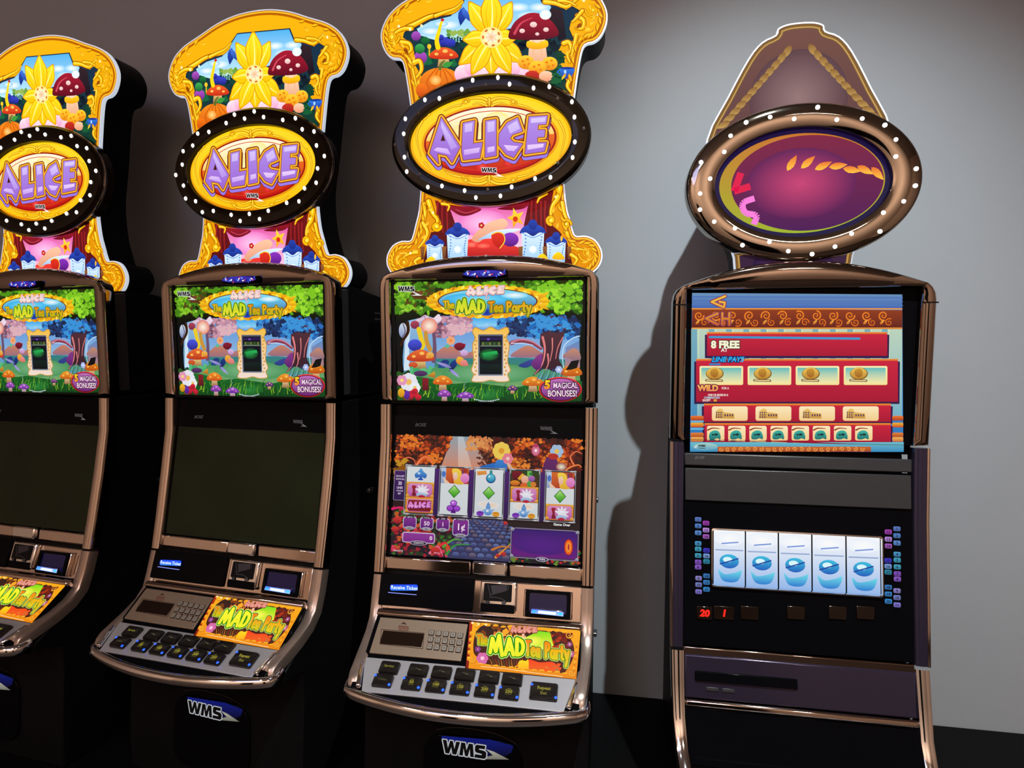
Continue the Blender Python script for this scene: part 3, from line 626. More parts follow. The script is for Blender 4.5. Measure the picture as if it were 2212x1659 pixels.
# cushion, gold star, purple ball, red drapery
a.blob2([(780, 640), (860, 570), (1000, 560), (1100, 560), (1200, 600), (1320, 640), (1390, 720), (1200, 740), (820, 720)], (240, 60, 50), (170, 16, 24)); a.glow(900, 610, 60, 26, (255, 130, 110), (236, 56, 50)); a.glow(1000, 620, 70, 24, (255, 120, 100), (232, 50, 46))
a.blob2([(900, 560), (960, 480), (1060, 410), (1180, 380), (1220, 430), (1160, 490), (1040, 530), (960, 590)], (248, 196, 160), (226, 150, 120)); a.blob2([(1000, 540), (1100, 490), (1240, 470), (1335, 475), (1230, 510), (1080, 545), (960, 570)], (226, 240, 252), (150, 190, 230))
a.ell(1240, 565, 74, 62, (140, 50, 190), (80, 16, 120)); a.blob2([(1075, 520), (1130, 500), (1180, 520), (1190, 580), (1150, 640), (1090, 600)], (226, 50, 30), (180, 20, 20)); a.stroke([(1075, 520), (1130, 500), (1180, 520), (1190, 580), (1150, 640)], 9, (240, 200, 60))
star = [(1290 + (80 if i % 2 == 0 else 36) * math.sin(math.pi * i / 5 - .3), 375 - (95 if i % 2 == 0 else 40) * math.cos(math.pi * i / 5 - .3)) for i in range(10)]
a.poly(star, (255, 226, 60), (240, 150, 20)); a.ell(1285, 385, 22, 24, (214, 50, 20)); a.flower(985, 440, 26, 5, (190, 20, 40), (250, 200, 120))
# four blue and white patterned banners
for x, y, w, h in ((575, 560, 150, 220), (775, 460, 190, 290), (1440, 440, 200, 320), (1645, 540, 170, 250)):
    a.poly([(x - w * .5, y + h * .18), (x + w * .5, y + h * .18), (x + w * .44, y + h), (x - w * .44, y + h)], (214, 234, 250), (160, 204, 240))
    for i in range(9):
        for j in (-1, 1): a.leaf(x + j * w * .36, y + h * (.3 + .08 * i), w * .10, w * .03, 50 * j + 30 * i, (70, 130, 200))
    for i in range(6): a.leaf(x, y + h * .66, w * .25, w * .05, 60 * i, (110, 170, 225))
    a.ell(x, y + h * .66, w * .22, w * .22, (190, 222, 246)); a.ell(x, y + h * .66, w * .15, w * .15, (236, 246, 255))
    a.blob2([(x - w * .58, y + h * .22), (x - w * .42, y + h * .05), (x, y - h * .04), (x + w * .42, y + h * .05), (x + w * .58, y + h * .22), (x + w * .3, y + h * .2), (x, y + h * .3), (x - w * .3, y + h * .2)], (40, 80, 196), (14, 34, 120))
    a.ell(x, y - h * .02, w * .2, h * .14, (34, 66, 170), (20, 40, 130)); a.stroke([(x - w * .5, y + h * .2), (x, y + h * .34), (x + w * .5, y + h * .2)], 6, (90, 140, 230))
for x in (465, 655, 1330, 1545, 1760): a.poly([(x - 18, 630), (x + 22, 625), (x + 14, 740), (x - 10, 745)], (150, 92, 46), (90, 50, 24))
for x, y in ((1520, 715), (1660, 700), (540, 740)): a.blob2([(x - 50, y + 30), (x - 20, y - 14), (x + 20, y - 20), (x + 60, y + 34), (x, y + 44)], (255, 214, 20), (240, 170, 10))
scroll([(520, 230), (545, 300), (560, 340), (600, 400), (560, 470)], 46, (590, 450, 40, 0, 1)); scroll([(480, 250), (490, 340), (470, 430), (450, 520)], 34); scroll([(640, 250), (700, 265), (690, 310)], 26); scroll([(470, 420), (510, 500), (480, 580), (430, 640)], 34)
scroll([(1680, 110), (1660, 200), (1620, 260), (1600, 330), (1610, 400)], 46, (1600, 395, 40, 90, 1)); scroll([(1700, 240), (1720, 340), (1750, 420), (1720, 500)], 36, (1735, 430, 44, 0, -1)); scroll([(1560, 160), (1500, 200), (1480, 240)], 26); scroll([(1740, 500), (1770, 580), (1830, 640)], 32)
scroll([(420, 680), (360, 690), (300, 720)], 30, (305, 765, 62, 0, 1)); scroll([(440, 730), (400, 760), (430, 800)], 30); scroll([(1790, 640), (1850, 650), (1900, 660)], 28, (1920, 690, 76, 180, -1)); scroll([(1780, 700), (1830, 740), (1800, 790)], 34)
for x, y in ((360, 685), (560, 330), (1640, 190), (1870, 600)): a.ell(x, y, 9, 11, (255, 246, 190))
a.T = lambda u, v: (u, v)
def rim(d, i0, i1, st, L, wd, c, c2, tw):
    p = inset_poly(front, d); n = len(p)
    for i in range(i0, i1, st):
        b, q = p[i % n], p[(i + 1) % n]; an = math.degrees(math.atan2(q[1] - b[1], q[0] - b[0])); a.leaf(b[0], b[1], L, wd, an + tw, c, c2)
N_ = len(front)
for f0, f1 in ((2, N_ // 2 - 8), (N_ // 2 + 8, N_ - 4)):
    rim(.019, f0, f1, 2, .022, .0042, (160, 80, 2), (196, 110, 4), 24); rim(.0175, f0, f1, 2, .019, .0030, (255, 206, 30), (246, 176, 10), 22); rim(.026, f0 + 1, f1, 3, .018, .0034, (255, 222, 60), (226, 140, 6), -28)
a.crop()
a.build('topper_artwork', 'art', tp, None).parent = tp
ta = tp.children[-1]; ta.rotation_euler = (0, 0, 0); ta.location = (0, 0, .0004)

# oval sign with its ring of bulbs
OA, OB = .2565, .1625; IA, IB = .2085, .1150
vf = ring_vf(ellipse(OA, OB, 96), ellipse(IA, IB, 96), [(0, -.035), (0, -.006), (.05, .003), (.16, .008), (.5, .0085), (.85, .008), (.97, .006), (1, -.004)], (0, 0))
ov = mk('oval_ring', *vf, 'ring', ROOT, smooth=True); P_OVAL.place(ov, ROOT)
sub('oval_back', prism_vf(ellipse(OA - .012, OB - .010, 64), -.034, -.006), 'black', ov)
sub('chrome_rim', loft_vf([[(x, y, w) for x, y in ellipse(OA + d, OB + d, 72)] for d, w in ((0, -.012), (.0022, -.009), (.0022, -.004), (0, -.001))]), 'smoke', ov, smooth=True)
lit = [(821, 651), (1021, 630), (1113, 682), (735, 723), (443, 806), (557, 795), (1303, 713), (1428, 702), (1607, 822), (1627, 943), (1630, 1140), (1612, 1263), (1437, 1420), (1315, 1430), (1130, 1496), (1041, 1567), (846, 1580), (757, 1525), (578, 1488), (466, 1497), (299, 1374), (281, 1260), (275, 1075), (288, 957)]
for i, (x, y) in enumerate(lit + [(1492, 800), (1700, 1036), (1495, 1308), (400, 1400), (205, 1165), (388, 910), (922, 690), (940, 1520)]):
    u, v = P_OVAL.uv(800 + x * .27122, y * .27122)
    bl = mk('bulb', *dome_vf(.0049, .0045), 'bulb' if i < len(lit) else 'bulb0', ov, smooth=True); bl.location = (u, v, .0085); bl.scale = (.85, 1.15, 1)
a = Art(P_OVAL); a.T = lambda u, v: (u, v)
a.layer([ellipse(IA, IB, 80)], (222, 130, 6), (255, 206, 20)); a.layer([ellipse(IA - .006, IB - .006, 80)], (250, 188, 14), (255, 214, 40)); a.layer([ellipse(IA - .03, IB - .024, 80)], (226, 140, 8), (240, 170, 20))
a.layer([ellipse(.172, .086, 80, 0, 0)], (150, 10, 10)); a.layer([ellipse(.167, .082, 80, 0, 0)], (190, 10, 16), (240, 120, 30), (-.06, .03)); 
a.layer([[(.167 * math.cos(t), .082 * math.sin(t)) for t in [math.pi * (.03 + .94 * i / 40) for i in range(41)]]], (255, 196, 60), (255, 246, 214), (0, .07))
for x, y, r in ((-.06, .03, .022), (.02, .045, .026), (.08, .03, .022), (0, .01, .03), (-.11, .0, .02)): a.glow(x, y, r * 1.3, r, (255, 246, 206), (255, 226, 140))
for x, y, r in ((-.09, -.05, .012), (-.02, -.06, .016), (.05, -.055, .013), (.1, -.04, .012)): a.glow(x, y, r, r, (236, 70, 60), (204, 26, 26))
a.layer(a._stroke(ellipse(.152, .073, 60), .002, None, True), (206, 60, 20))
a.crop(800, 0, .27122)
def osc(cx, cy, s, f):
    scroll([(cx - 10 * f, cy), (cx + 60 * f, cy - 34 * s), (cx + 150 * f, cy - 30 * s), (cx + 215 * f, cy + 6 * s)], 22, (cx + 190 * f, cy - 6 * s, 26, 0, f)); scroll([(cx + 20 * f, cy + 26 * s), (cx + 90 * f, cy + 4 * s), (cx + 130 * f, cy + 16 * s)], 16)
    scroll([(cx + 230 * f, cy + 20 * s), (cx + 300 * f, cy + 36 * s), (cx + 360 * f, cy + 66 * s)], 16)
for f in (-1, 1): osc(945, 810, 1, f); osc(945, 1425, -1, f)
scroll([(945, 780), (945, 840)], 20); scroll([(945, 1400), (945, 1460)], 20)
for f, cx in ((-1, 390), (1, 1520)):
    scroll([(cx - 20 * f, 960), (cx + 20 * f, 1040), (cx + 20 * f, 1130), (cx - 10 * f, 1240)], 16); scroll([(cx - 80 * f, 900), (cx - 40 * f, 950)], 14); scroll([(cx - 40 * f, 1290), (cx - 90 * f, 1350)], 14)
alice(a, 467, 920, 1412, 1305, (172, 138, 226), (150, 96, 204), (246, 178, 40), (120, 40, 20), (150, 120, 226))
k = [[(562, 960), (690, 1165), (640, 1190), (560, 1010)], [(750, 985), (812, 972), (806, 1040), (748, 1050)], [(930, 968), (986, 960), (986, 1040), (930, 1050)], [(1165, 955), (1190, 1020), (1110, 1060), (1090, 1000)], [(1278, 938), (1396, 928), (1390, 965), (1276, 975)]]
a.layer(k, (214, 196, 246), (176, 140, 226)); a.layer([[(x, y) for x, y in q] for q in ([(500, 1190), (530, 1170), (610, 1180), (640, 1230), (520, 1200)], [(742, 1190), (870, 1170), (862, 1210), (744, 1232)], [(930, 1170), (986, 1160), (986, 1200), (930, 1214)], [(1060, 1150), (1180, 1160), (1140, 1200), (1090, 1195)], [(1250, 1150), (1380, 1140), (1376, 1168), (1250, 1190)])], (232, 206, 246), (190, 150, 230))
wms(a, 882, 1330, 125, (20, 10, 10), (250, 240, 240), (250, 240, 240), slope=.04)
oa = a.build('oval_artwork', 'art', ov); oa.rotation_euler = (0, 0, 0); oa.location = (0, 0, -.0052)
# ---------------------------------------------------------------- upper screen picture
a = Art(P_SCR); a.crop(800, 560, .24412)
TL, TR, BR, BL = (215, 203), (1885, 186), (1872, 1262), (248, 1246)
a.poly([TL, TR, BR, BL], (12, 24, 10), (6, 22, 8))
a.poly([(290, 500), (1850, 500), (1850, 900), (290, 900)], (70, 140, 220), (150, 190, 226))
a.glow(1010, 560, 150, 70, (190, 236, 255), (74, 146, 222)); a.poly([(860, 520), (1110, 520), (1120, 600), (1030, 570), (960, 600)], (60, 170, 240), (150, 220, 250))
for x, y, w, h in ((700, 830, 300, 130), (1400, 820, 300, 110), (1000, 840, 400, 90), (1780, 840, 160, 90)): a.blob2([(x - w * .5, y + h * .4), (x - w * .3, y - h * .2), (x, y - h * .5), (x + w * .3, y - h * .1), (x + w * .5, y + h * .4)], (206, 130, 96), (150, 110, 130))
a.poly([(290, 870), (700, 880), (1300, 870), (1850, 890), (1850, 960), (290, 960)], (50, 130, 140), (60, 130, 100))
a.poly([(290, 950), (1850, 940), (1860, 1150), (290, 1150)], (70, 150, 90), (120, 170, 110)); a.glow(1050, 1010, 420, 90, (130, 190, 140), (76, 150, 92))
# waterfall and pink tree at the left
a.poly([(345, 520), (560, 500), (570, 960), (290, 1000), (285, 760), (330, 680)], (150, 190, 226), (90, 150, 200))
for i in range(6): a.stroke([(320 + 8 * i, 560), (310 + 6 * i, 760), (300 + 9 * i, 980)], 5, (210, 232, 246), 9)
a.foliage(560, 500, 900, 690, 260, 19, [(206, 150, 170), (176, 120, 140), (140, 90, 110), (226, 180, 190), (110, 70, 90)], 11, lambda x, y: y < 700 - .25 * abs(x - 640))
a.foliage(420, 480, 620, 560, 70, 18, [(226, 200, 220), (200, 160, 190), (240, 220, 236)], 12); a.stroke([(560, 640), (570, 780), (560, 900)], 26, (110, 80, 110), 40)
# blue tree at the right
a.foliage(1130, 480, 1850, 700, 520, 21, [(40, 110, 190), (30, 60, 110), (60, 150, 220), (24, 36, 70), (70, 170, 226), (36, 46, 90)], 13, lambda x, y: y < 720 - .12 * abs(x - 1700) and (x > 1220 or y < 600))
a.blob2([(1530, 540), (1640, 500), (1740, 540), (1690, 760), (1670, 880), (1700, 960), (1640, 1000), (1540, 970), (1440, 1030), (1500, 930), (1530, 800), (1500, 740)], (90, 50, 60), (50, 26, 40))
for p, w in (([(1525, 690), (1545, 800), (1520, 930), (1450, 1020)], 22), ([(1570, 840), (1575, 920), (1550, 980)], 16), ([(1610, 700), (1610, 800), (1590, 900)], 12), ([(1705, 690), (1660, 780), (1640, 880)], 10)): a.stroke(p, w, (226, 130, 130), 6)
a.foliage(1400, 520, 1840, 640, 150, 22, [(40, 110, 190), (24, 36, 70), (60, 150, 220), (30, 44, 86)], 14)
a.stroke([(1250, 740), (1330, 720), (1430, 740), (1510, 790)], 40, (140, 60, 80), 26); a.stroke([(1250, 735), (1330, 710), (1430, 728), (1510, 780)], 16, (206, 130, 150), 10); a.stroke([(1245, 745), (1340, 745), (1440, 760)], 6, (230, 240, 255), 4)
a.stroke([(1850, 680), (1790, 700), (1720, 760), (1700, 850), (1710, 960)], 12, (190, 220, 246), 8); a.poly([(1730, 780), (1850, 720), (1855, 960), (1720, 960)], (90, 140, 200), (180, 130, 130)); a.blob2([(1720, 860), (1790, 790), (1850, 820), (1850, 900)], (200, 140, 110), (140, 110, 130))
a.blob2([(1310, 940), (1420, 890), (1450, 920), (1380, 960)], (60, 70, 150), (40, 60, 130)); a.blob2([(1425, 930), (1470, 860), (1520, 840), (1510, 950), (1470, 980)], (140, 60, 140), (90, 30, 110))
# toadstool house and bright blossoms at the left
a.glow(520, 590, 74, 70, (255, 246, 226), (236, 130, 110)); a.ell(395, 580, 40, 36, (180, 70, 90), (120, 40, 70))
a.stroke([(430, 620), (450, 700), (470, 760), (450, 800)], 44, (240, 206, 40), 30); a.ell(395, 760, 62, 52, (76, 86, 226), (36, 40, 140)); a.stroke([(490, 650), (500, 730), (530, 800)], 34, (206, 150, 60), 40)
a.shroom(445, 880, 240, 170, (236, 110, 50), (190, 50, 24), (250, 214, 130)); a.ell(530, 850, 34, 28, (246, 190, 80), (226, 140, 50)); a.ell(380, 935, 40, 26, (226, 100, 50), (190, 60, 30)); a.foliage(350, 960, 540, 1010, 24, 20, [(60, 170, 100), (90, 190, 120), (40, 130, 80)], 15)
# a bunch of windblown petals in the middle left
for x, y, L, w, an, c, c2 in ((700, 900, 120, 36, 150, (36, 50, 120), (24, 80, 140)), (760, 890, 120, 30, 120, (30, 60, 140), (20, 30, 80)), (720, 960, 150, 14, 200, (170, 160, 220), (130, 120, 200)), (700, 970, 120, 14, 40, (140, 130, 210), (180, 170, 226)), (780, 860, 90, 36, 70, (240, 190, 60), (226, 110, 50)), (800, 900, 80, 30, 30, (240, 150, 140), (220, 110, 110)), (760, 800, 100, 30, -30, (170, 30, 50), (120, 20, 40))): a.leaf(x, y, L, w, an, c, c2)
a.ell(790, 770, 50, 32, (150, 30, 50), (90, 16, 36)); a.flower(712, 720, 36, 7, (240, 170, 120), (246, 130, 60)); a.ell(680, 770, 20, 16, (90, 190, 150)); a.ell(830, 830, 34, 26, (226, 190, 230), (190, 140, 200))
# gold looking-glass frame with a dark pane
gf = [(905, 640), (930, 605), (1000, 630), (1065, 600), (1130, 628), (1205, 602), (1228, 640), (1205, 690), (1230, 760), (1215, 900), (1240, 980), (1215, 1020), (1228, 1075), (1140, 1085), (1065, 1070), (990, 1085), (900, 1078), (915, 1020), (895, 980), (915, 900), (905, 760), (928, 700)]
a.blob2(gf, (250, 196, 60), (246, 226, 214)); a.layer(a._stroke(smooth(gf, True, 5), 8, None, True), (200, 150, 60))
for i in range(11):
    for x in (932, 1196): a.ell(x + (5 if i % 2 else -5), 690 + 33 * i, 8, 9, (214, 150, 40))
a.rect(955, 665, 1175, 1030, (90, 96, 120), (120, 130, 150), 8); a.rect(968, 680, 1166, 1018, (14, 10, 30), (8, 20, 22), 6)
a.rect(976, 690, 1160, 716, (40, 26, 80)); a.ell(1045, 708, 14, 9, (110, 70, 190)); a.rect(980, 730, 1156, 764, (40, 60, 30)); a.rect(976, 762, 1160, 772, (110, 130, 120))
for i, x in enumerate((1000, 1030, 1060, 1100, 1140)): a.rect(x - 10, 734, x + 8, 760, [(110, 120, 60), (60, 90, 50)][i % 2])
a.glow(1050, 845, 90, 55, (40, 150, 70), (10, 44, 30)); a.poly([(990, 830), (1120, 810), (1130, 838), (1060, 850), (1010, 880)], (40, 190, 90), (20, 110, 60)); a.rect(972, 930, 1162, 1010, (10, 34, 30), (8, 14, 18))
# black scenery edges and leaf canopy on top
a.poly([(215, 540), (330, 540), (340, 640), (300, 720), (285, 900), (300, 1000), (245, 1010), (230, 800)], (8, 10, 10)); a.ell(290, 630, 36, 66, (206, 220, 236), (120, 140, 190)); a.stroke([(290, 570), (310, 640), (286, 690)], 8, (90, 70, 90)); a.stroke([(330, 560), (336, 640), (290, 720), (270, 760)], 30, (60, 34, 20), 20)
a.poly([(215, 203), (1885, 186), (1880, 500), (1850, 545), (1800, 490), (1760, 530), (1700, 470), (1650, 520), (1610, 470), (1560, 505), (1500, 470), (1440, 490), (900, 510), (700, 470), (650, 500), (600, 485), (560, 520), (480, 490), (440, 520), (330, 545), (225, 545)], (44, 50, 12), (6, 12, 4))
a.foliage(225, 205, 560, 470, 110, 32, [(70, 130, 20), (110, 176, 30), (40, 84, 16), (90, 70, 20), (140, 200, 40), (26, 50, 12)], 16)
a.foliage(1390, 195, 1880, 470, 190, 34, [(80, 150, 24), (130, 200, 36), (50, 100, 20), (160, 226, 50), (30, 60, 14)], 17, lambda x, y: y < 480 - (1880 - x) * .2 or x > 1650)
a.foliage(560, 200, 1450, 250, 60, 26, [(80, 150, 24), (120, 186, 36), (60, 110, 20)], 18)
for i in range(70):
    R = a.rng; x, y = (R.uniform(225, 560), R.uniform(215, 490)) if i % 2 else (R.uniform(1450, 1870), R.uniform(200, 460)); a.leaf(x, y, R.uniform(34, 60), R.uniform(12, 18), R.uniform(0, 360), R.choice([(150, 216, 50), (110, 180, 30), (180, 236, 70), (80, 150, 26)]), R.choice([(80, 150, 26), (60, 120, 20)]))
a.foliage(330, 290, 520, 350, 14, 24, [(96, 56, 30), (120, 70, 40), (70, 50, 20)], 19)
# oval title
for i in range(40):
    t = 2 * math.pi * i / 40; a.ell(1040 + 500 * math.cos(t), 375 + 132 * math.sin(t), 42, 20, (255, 206, 20) if i % 2 else (246, 170, 10))
a.ell(1040, 375, 480, 132, (255, 216, 30), (240, 160, 16), n=60)
for i in range(30):
    t = 2 * math.pi * i / 30; a.leaf(1040 + 465 * math.cos(t), 375 + 126 * math.sin(t), 46, 10, math.degrees(t) + 70, (206, 120, 10) if i % 2 else (255, 240, 110))
for s_ in (-1, 1):
    for d in (-36, 0, 36): a.leaf(1040 + s_ * 440, 370 + d * .6, 120, 18, (0 if s_ > 0 else 180) + d * .8, (255, 206, 30), (226, 150, 16))
a.ell(1040, 372, 442, 114, (110, 34, 20), n=60); a.ell(1040, 372, 430, 106, (130, 226, 246), (24, 60, 170), n=60); a.glow(960, 350, 300, 50, (120, 226, 255), (60, 180, 240)); a.glow(1280, 320, 120, 30, (255, 255, 255), (110, 214, 246)); a.glow(1030, 470, 60, 30, (20, 40, 150), (34, 80, 190))
alice(a, 850, 235, 1190, 325, (250, 206, 214), (255, 236, 224), (255, 246, 236), (190, 90, 110), (200, 130, 150))
a.stroke([(1035, 330), (1022, 300), (1042, 300), (1020, 345), (1046, 350), (1050, 330)], 9, (190, 90, 130)); a.stroke([(1035, 330), (1022, 300), (1042, 300), (1020, 345), (1046, 350), (1050, 330)], 5, (246, 210, 214))
GD, GP = (50, 110, 10), (190, 226, 120)
word(a, 'The', 652, 434, 62, 13, (244, 190, 30), (206, 190, 20), (110, 90, 10), (120, 180, 60), 0, .84)
word(a, 'Tea', 1052, 464, 84, 18, (246, 150, 30), (190, 180, 20), (110, 80, 10), (120, 180, 60), 0, .8); word(a, 'Party', 1210, 464, 84, 19, (250, 170, 34), (196, 190, 24), (110, 80, 10), (120, 180, 60))
word(a, 'MAD', 772, 468, 100, 26, (196, 226, 40), (236, 226, 50), GD, GP)
a.crop(800, 560, .24412); wms(a, 250, 240, 150, (10, 10, 10), (236, 240, 236), (236, 240, 236), slope=.02)
# foreground meadow
a.blob2([(250, 1240), (250, 1090), (400, 1040), (560, 1060), (720, 1100), (900, 1090), (1080, 1110), (1300, 1130), (1480, 1090), (1870, 1080), (1870, 1255)], (24, 110, 40), (8, 60, 20)); a.glow(1010, 1190, 170, 60, (50, 140, 60), (18, 96, 36))
for i in range(90):
    R = a.rng; x = R.uniform(400, 1560); y = R.uniform(1150, 1250); a.stroke([(x, y), (x + R.uniform(-10, 20), y - 36), (x + R.uniform(-10, 50), y - R.uniform(50, 90))], 7, R.choice([(130, 190, 30), (60, 140, 40), (30, 100, 40), (170, 206, 50), (10, 50, 20)]), 2)
a.foliage(250, 1010, 360, 1240, 30, 36, [(40, 90, 30), (70, 40, 30), (30, 60, 20), (110, 70, 20)], 21)
a.shroom(645, 1090, 170, 130, (246, 150, 40), (206, 76, 20)); a.shroom(1440, 1100, 190, 130, (246, 160, 40), (200, 90, 20)); a.shroom(660, 1200, 120, 100, (176, 90, 200), (110, 40, 140), (226, 190, 210), (220, 160, 230)); a.shroom(845, 1215, 150, 90, (160, 80, 196), (110, 40, 150), (210, 190, 226), (210, 150, 226)); a.shroom(1260, 1150, 90, 70, (120, 60, 150), (70, 30, 100)); a.shroom(1780, 1010, 190, 160, (240, 140, 30), (190, 80, 16))
a.flower(345, 1085, 74, 8, (232, 230, 240), (240, 190, 90)); a.flower(285, 1070, 44, 6, (230, 150, 190), (250, 220, 120)); a.flower(400, 1135, 46, 7, (236, 240, 246), (240, 200, 110))
for x, y in ((380, 1180), (410, 1200), (360, 1215), (430, 1220), (400, 1165)): a.ell(x, y, 28, 24, (226, 40, 60), (150, 16, 40))
a.ell(330, 1200, 26, 40, (110, 50, 180), (70, 30, 130)); a.ell(280, 1180, 30, 40, (246, 190, 40), (206, 130, 20)); a.rect(465, 1050, 520, 1160, (140, 30, 40), (90, 20, 30), 8); a.ell(450, 1010, 60, 26, (96, 60, 110), (60, 30, 80)); a.poly([(510, 1030), (575, 990), (580, 1050)], (226, 160, 50), (170, 100, 30))
for i in range(12):
    a.stroke([(1480 + 18 * i, 1060), (1500 + 18 * i, 1020), (1520 + 17 * i, 960 + 10 * (i % 3))], 9, [(40, 110, 190), (90, 170, 226), (20, 60, 130)][i % 3], 2)
a.poly([(1730, 980), (1780, 900), (1850, 890), (1830, 960), (1790, 975)], (14, 12, 14)); a.flower(1670, 975, 30, 6, (170, 190, 240), (240, 240, 255))
for i in range(15): a.ell(930 + 15 * i, 1238 + 16 * math.sin(math.pi * i / 14), 5, 5, (230, 246, 255))
for i in range(9): a.ell(850 - 8 * (i % 3), 1090 + 13 * i, 3, 3, (200, 240, 255))
a.ell(1683, 1150, 190, 110, (250, 60, 60), (150, 10, 20), n=50); a.ell(1683, 1150, 176, 100, (50, 10, 40), n=50); a.ell(1683, 1150, 168, 94, (196, 110, 190), (110, 30, 120), n=50)
a.text('5', 1566, 1142, 70, (255, 220, 40), .05, (7, (60, 30, 10)), c2=(246, 140, 20), rot=4); a.text('MAGICAL', 1728, 1138, 48, (250, 214, 240), .02, (7, (40, 10, 50)), ws=.74); a.text('BONUSES!', 1700, 1212, 54, (255, 236, 246), .02, (7, (50, 10, 60)), ws=.74, c2=(255, 210, 230))
for q in ([(185, 165), (1905, 150), (1905, 187), (1885, 186), (215, 203), (185, 204)], [(1885, 170), (1905, 170), (1902, 1285), (1872, 1285), (1872, 1262)], [(195, 1246), (248, 1246), (1872, 1262), (1900, 1262), (1900, 1288), (195, 1272)], [(185, 170), (215, 203), (248, 1246), (248, 1272), (195, 1272)]): a.poly(q, (3, 3, 4))
a.crop(); a.build('top_screen', 'screen', ROOT, ROOT)

# ---------------------------------------------------------------- game screen picture
a = Art(P_GAME); a.crop(840, 920, .19439)
def bi(u, v):                                                     # picture square -> crop pixels of the tilted screen
    TL, TR, BR, BL = (88, 96), (2146, 160), (2110, 1560), (15, 1425)
    x0, y0 = TL[0] + (BL[0] - TL[0]) * v, TL[1] + (BL[1] - TL[1]) * v; x1, y1 = TR[0] + (BR[0] - TR[0]) * v, TR[1] + (BR[1] - TR[1]) * v
    return x0 + (x1 - x0) * u, y0 + (y1 - y0) * u
cropT = a.T
a.T = lambda x, y: cropT(*bi(x / 1000, y / 660))                  # picture drawn on a 1000 x 660 sheet
a.rect(0, 0, 1000, 660, (60, 26, 20), (30, 20, 26))
a.poly([(300, 0), (400, 0), (520, 190), (240, 190)], (150, 170, 180), (226, 140, 100)); a.poly([(330, 0), (360, 0), (420, 190), (340, 190)], (190, 206, 214), (240, 176, 140))
FC = [(214, 90, 30), (176, 60, 20), (120, 40, 20), (70, 30, 20), (240, 130, 40), (50, 24, 16)]
a.foliage(0, 0, 300, 150, 520, 9, FC, 31, lambda x, y: x < 290 - .5 * y + 20); a.foliage(380, 0, 520, 70, 140, 9, [(226, 140, 80), (236, 160, 90), (206, 110, 60)], 32); a.foliage(520, 0, 1000, 170, 800, 10, FC + [(90, 24, 20), (60, 20, 16)], 33)
a.foliage(440, 60, 540, 170, 60, 9, [(120, 60, 40), (80, 40, 30), (190, 90, 40)], 34); a.foliage(560, 110, 720, 170, 80, 9, [(206, 110, 30), (240, 140, 50), (150, 60, 20)], 35)
for pts, w, c in (([(30, 165), (60, 125), (100, 135), (110, 170)], 12, (190, 50, 40)), ([(110, 170), (150, 120), (190, 130), (205, 180)], 16, (236, 90, 40)), ([(960, 130), (940, 90), (970, 60), (1000, 70)], 14, (190, 60, 30)), ([(900, 190), (930, 150), (980, 130), (1000, 140)], 12, (226, 110, 40)), ([(870, 120), (890, 160), (920, 200)], 6, (246, 180, 80))): a.stroke(pts, w, c, w * .5); a.stroke(pts, w * .35, (255, 170, 110), 1)
a.foliage(0, 140, 60, 250, 26, 16, [(206, 150, 30), (236, 180, 50), (150, 90, 20)], 36)
# a blue draped couch with gold cushions, a pink lantern, a purple drape
a.blob2([(400, 196), (440, 165), (500, 145), (540, 140), (560, 190), (480, 200)], (40, 120, 210), (24, 70, 160)); a.blob2([(545, 196), (536, 150), (548, 120), (590, 120), (602, 150), (594, 196)], (60, 140, 220), (30, 90, 180)); a.flower(568, 70, 44, 8, (250, 214, 90), (236, 160, 50)); a.flower(604, 110, 28, 6, (240, 130, 150), (255, 210, 200)); a.leaf(600, 130, 80, 10, 55, (240, 200, 170), (214, 150, 110))
a.glow(753, 62, 24, 30, (255, 200, 220), (190, 40, 90)); a.ell(753, 62, 13, 15, (236, 110, 150)); a.ell(753, 62, 8, 9, (255, 230, 240)); a.ell(752, 36, 14, 10, (190, 60, 100))
a.blob2([(800, 196), (806, 110), (840, 90), (870, 110), (880, 150), (930, 200)], (110, 40, 110), (80, 30, 80)); a.flower(866, 62, 34, 6, (170, 200, 230), (250, 200, 80)); a.ell(848, 90, 28, 16, (190, 50, 40)); a.glow(893, 143, 30, 22, (255, 250, 220), (160, 50, 60)); a.poly([(805, 184), (930, 190), (930, 204), (805, 200)], (246, 170, 60), (190, 40, 40))
# lower scenery
a.rect(0, 440, 1000, 660, (44, 30, 30), (36, 26, 40)); a.foliage(0, 400, 320, 655, 330, 11, [(170, 30, 50), (110, 20, 40), (60, 110, 40), (226, 60, 90), (40, 60, 30), (206, 90, 40)], 37); a.foliage(610, 560, 1000, 655, 180, 10, [(60, 110, 40), (36, 60, 30), (190, 60, 40), (110, 140, 50), (30, 40, 30)], 38)
a.poly([(370, 440), (600, 440), (640, 660), (300, 660)], (50, 46, 76), (60, 60, 100))
for r in range(11):
    for c in range(11):
        y = 448 + 6 * r + 1.3 * r * r; w = 20 + 2.2 * r; x = 480 + (c - 5 + .5 * (r % 2)) * w * 1.05
        if 330 - r * 2 < x < 640 and y < 650: a.ell(x, y, w * .46, 4 + 1.0 * r, [(96, 110, 170), (76, 84, 140), (130, 110, 130), (110, 130, 190)][(r * 3 + c * 5) % 4], (50, 54, 96), n=10)
for pts, c in (([(300, 640), (340, 590), (420, 580)], (60, 150, 60)), ([(280, 600), (330, 560), (380, 560)], (90, 170, 60)), ([(560, 640), (600, 600), (640, 560)], (226, 150, 60)), ([(540, 600), (590, 580), (640, 585)], (206, 120, 50)), ([(250, 610), (290, 580), (320, 620)], (236, 50, 60)), ([(210, 640), (250, 600), (280, 650)], (240, 110, 150)), ([(0, 410), (50, 400), (80, 440)], (226, 30, 110)), ([(170, 420), (230, 430), (290, 410)], (110, 170, 50))): a.stroke(pts, 14, c, 4)
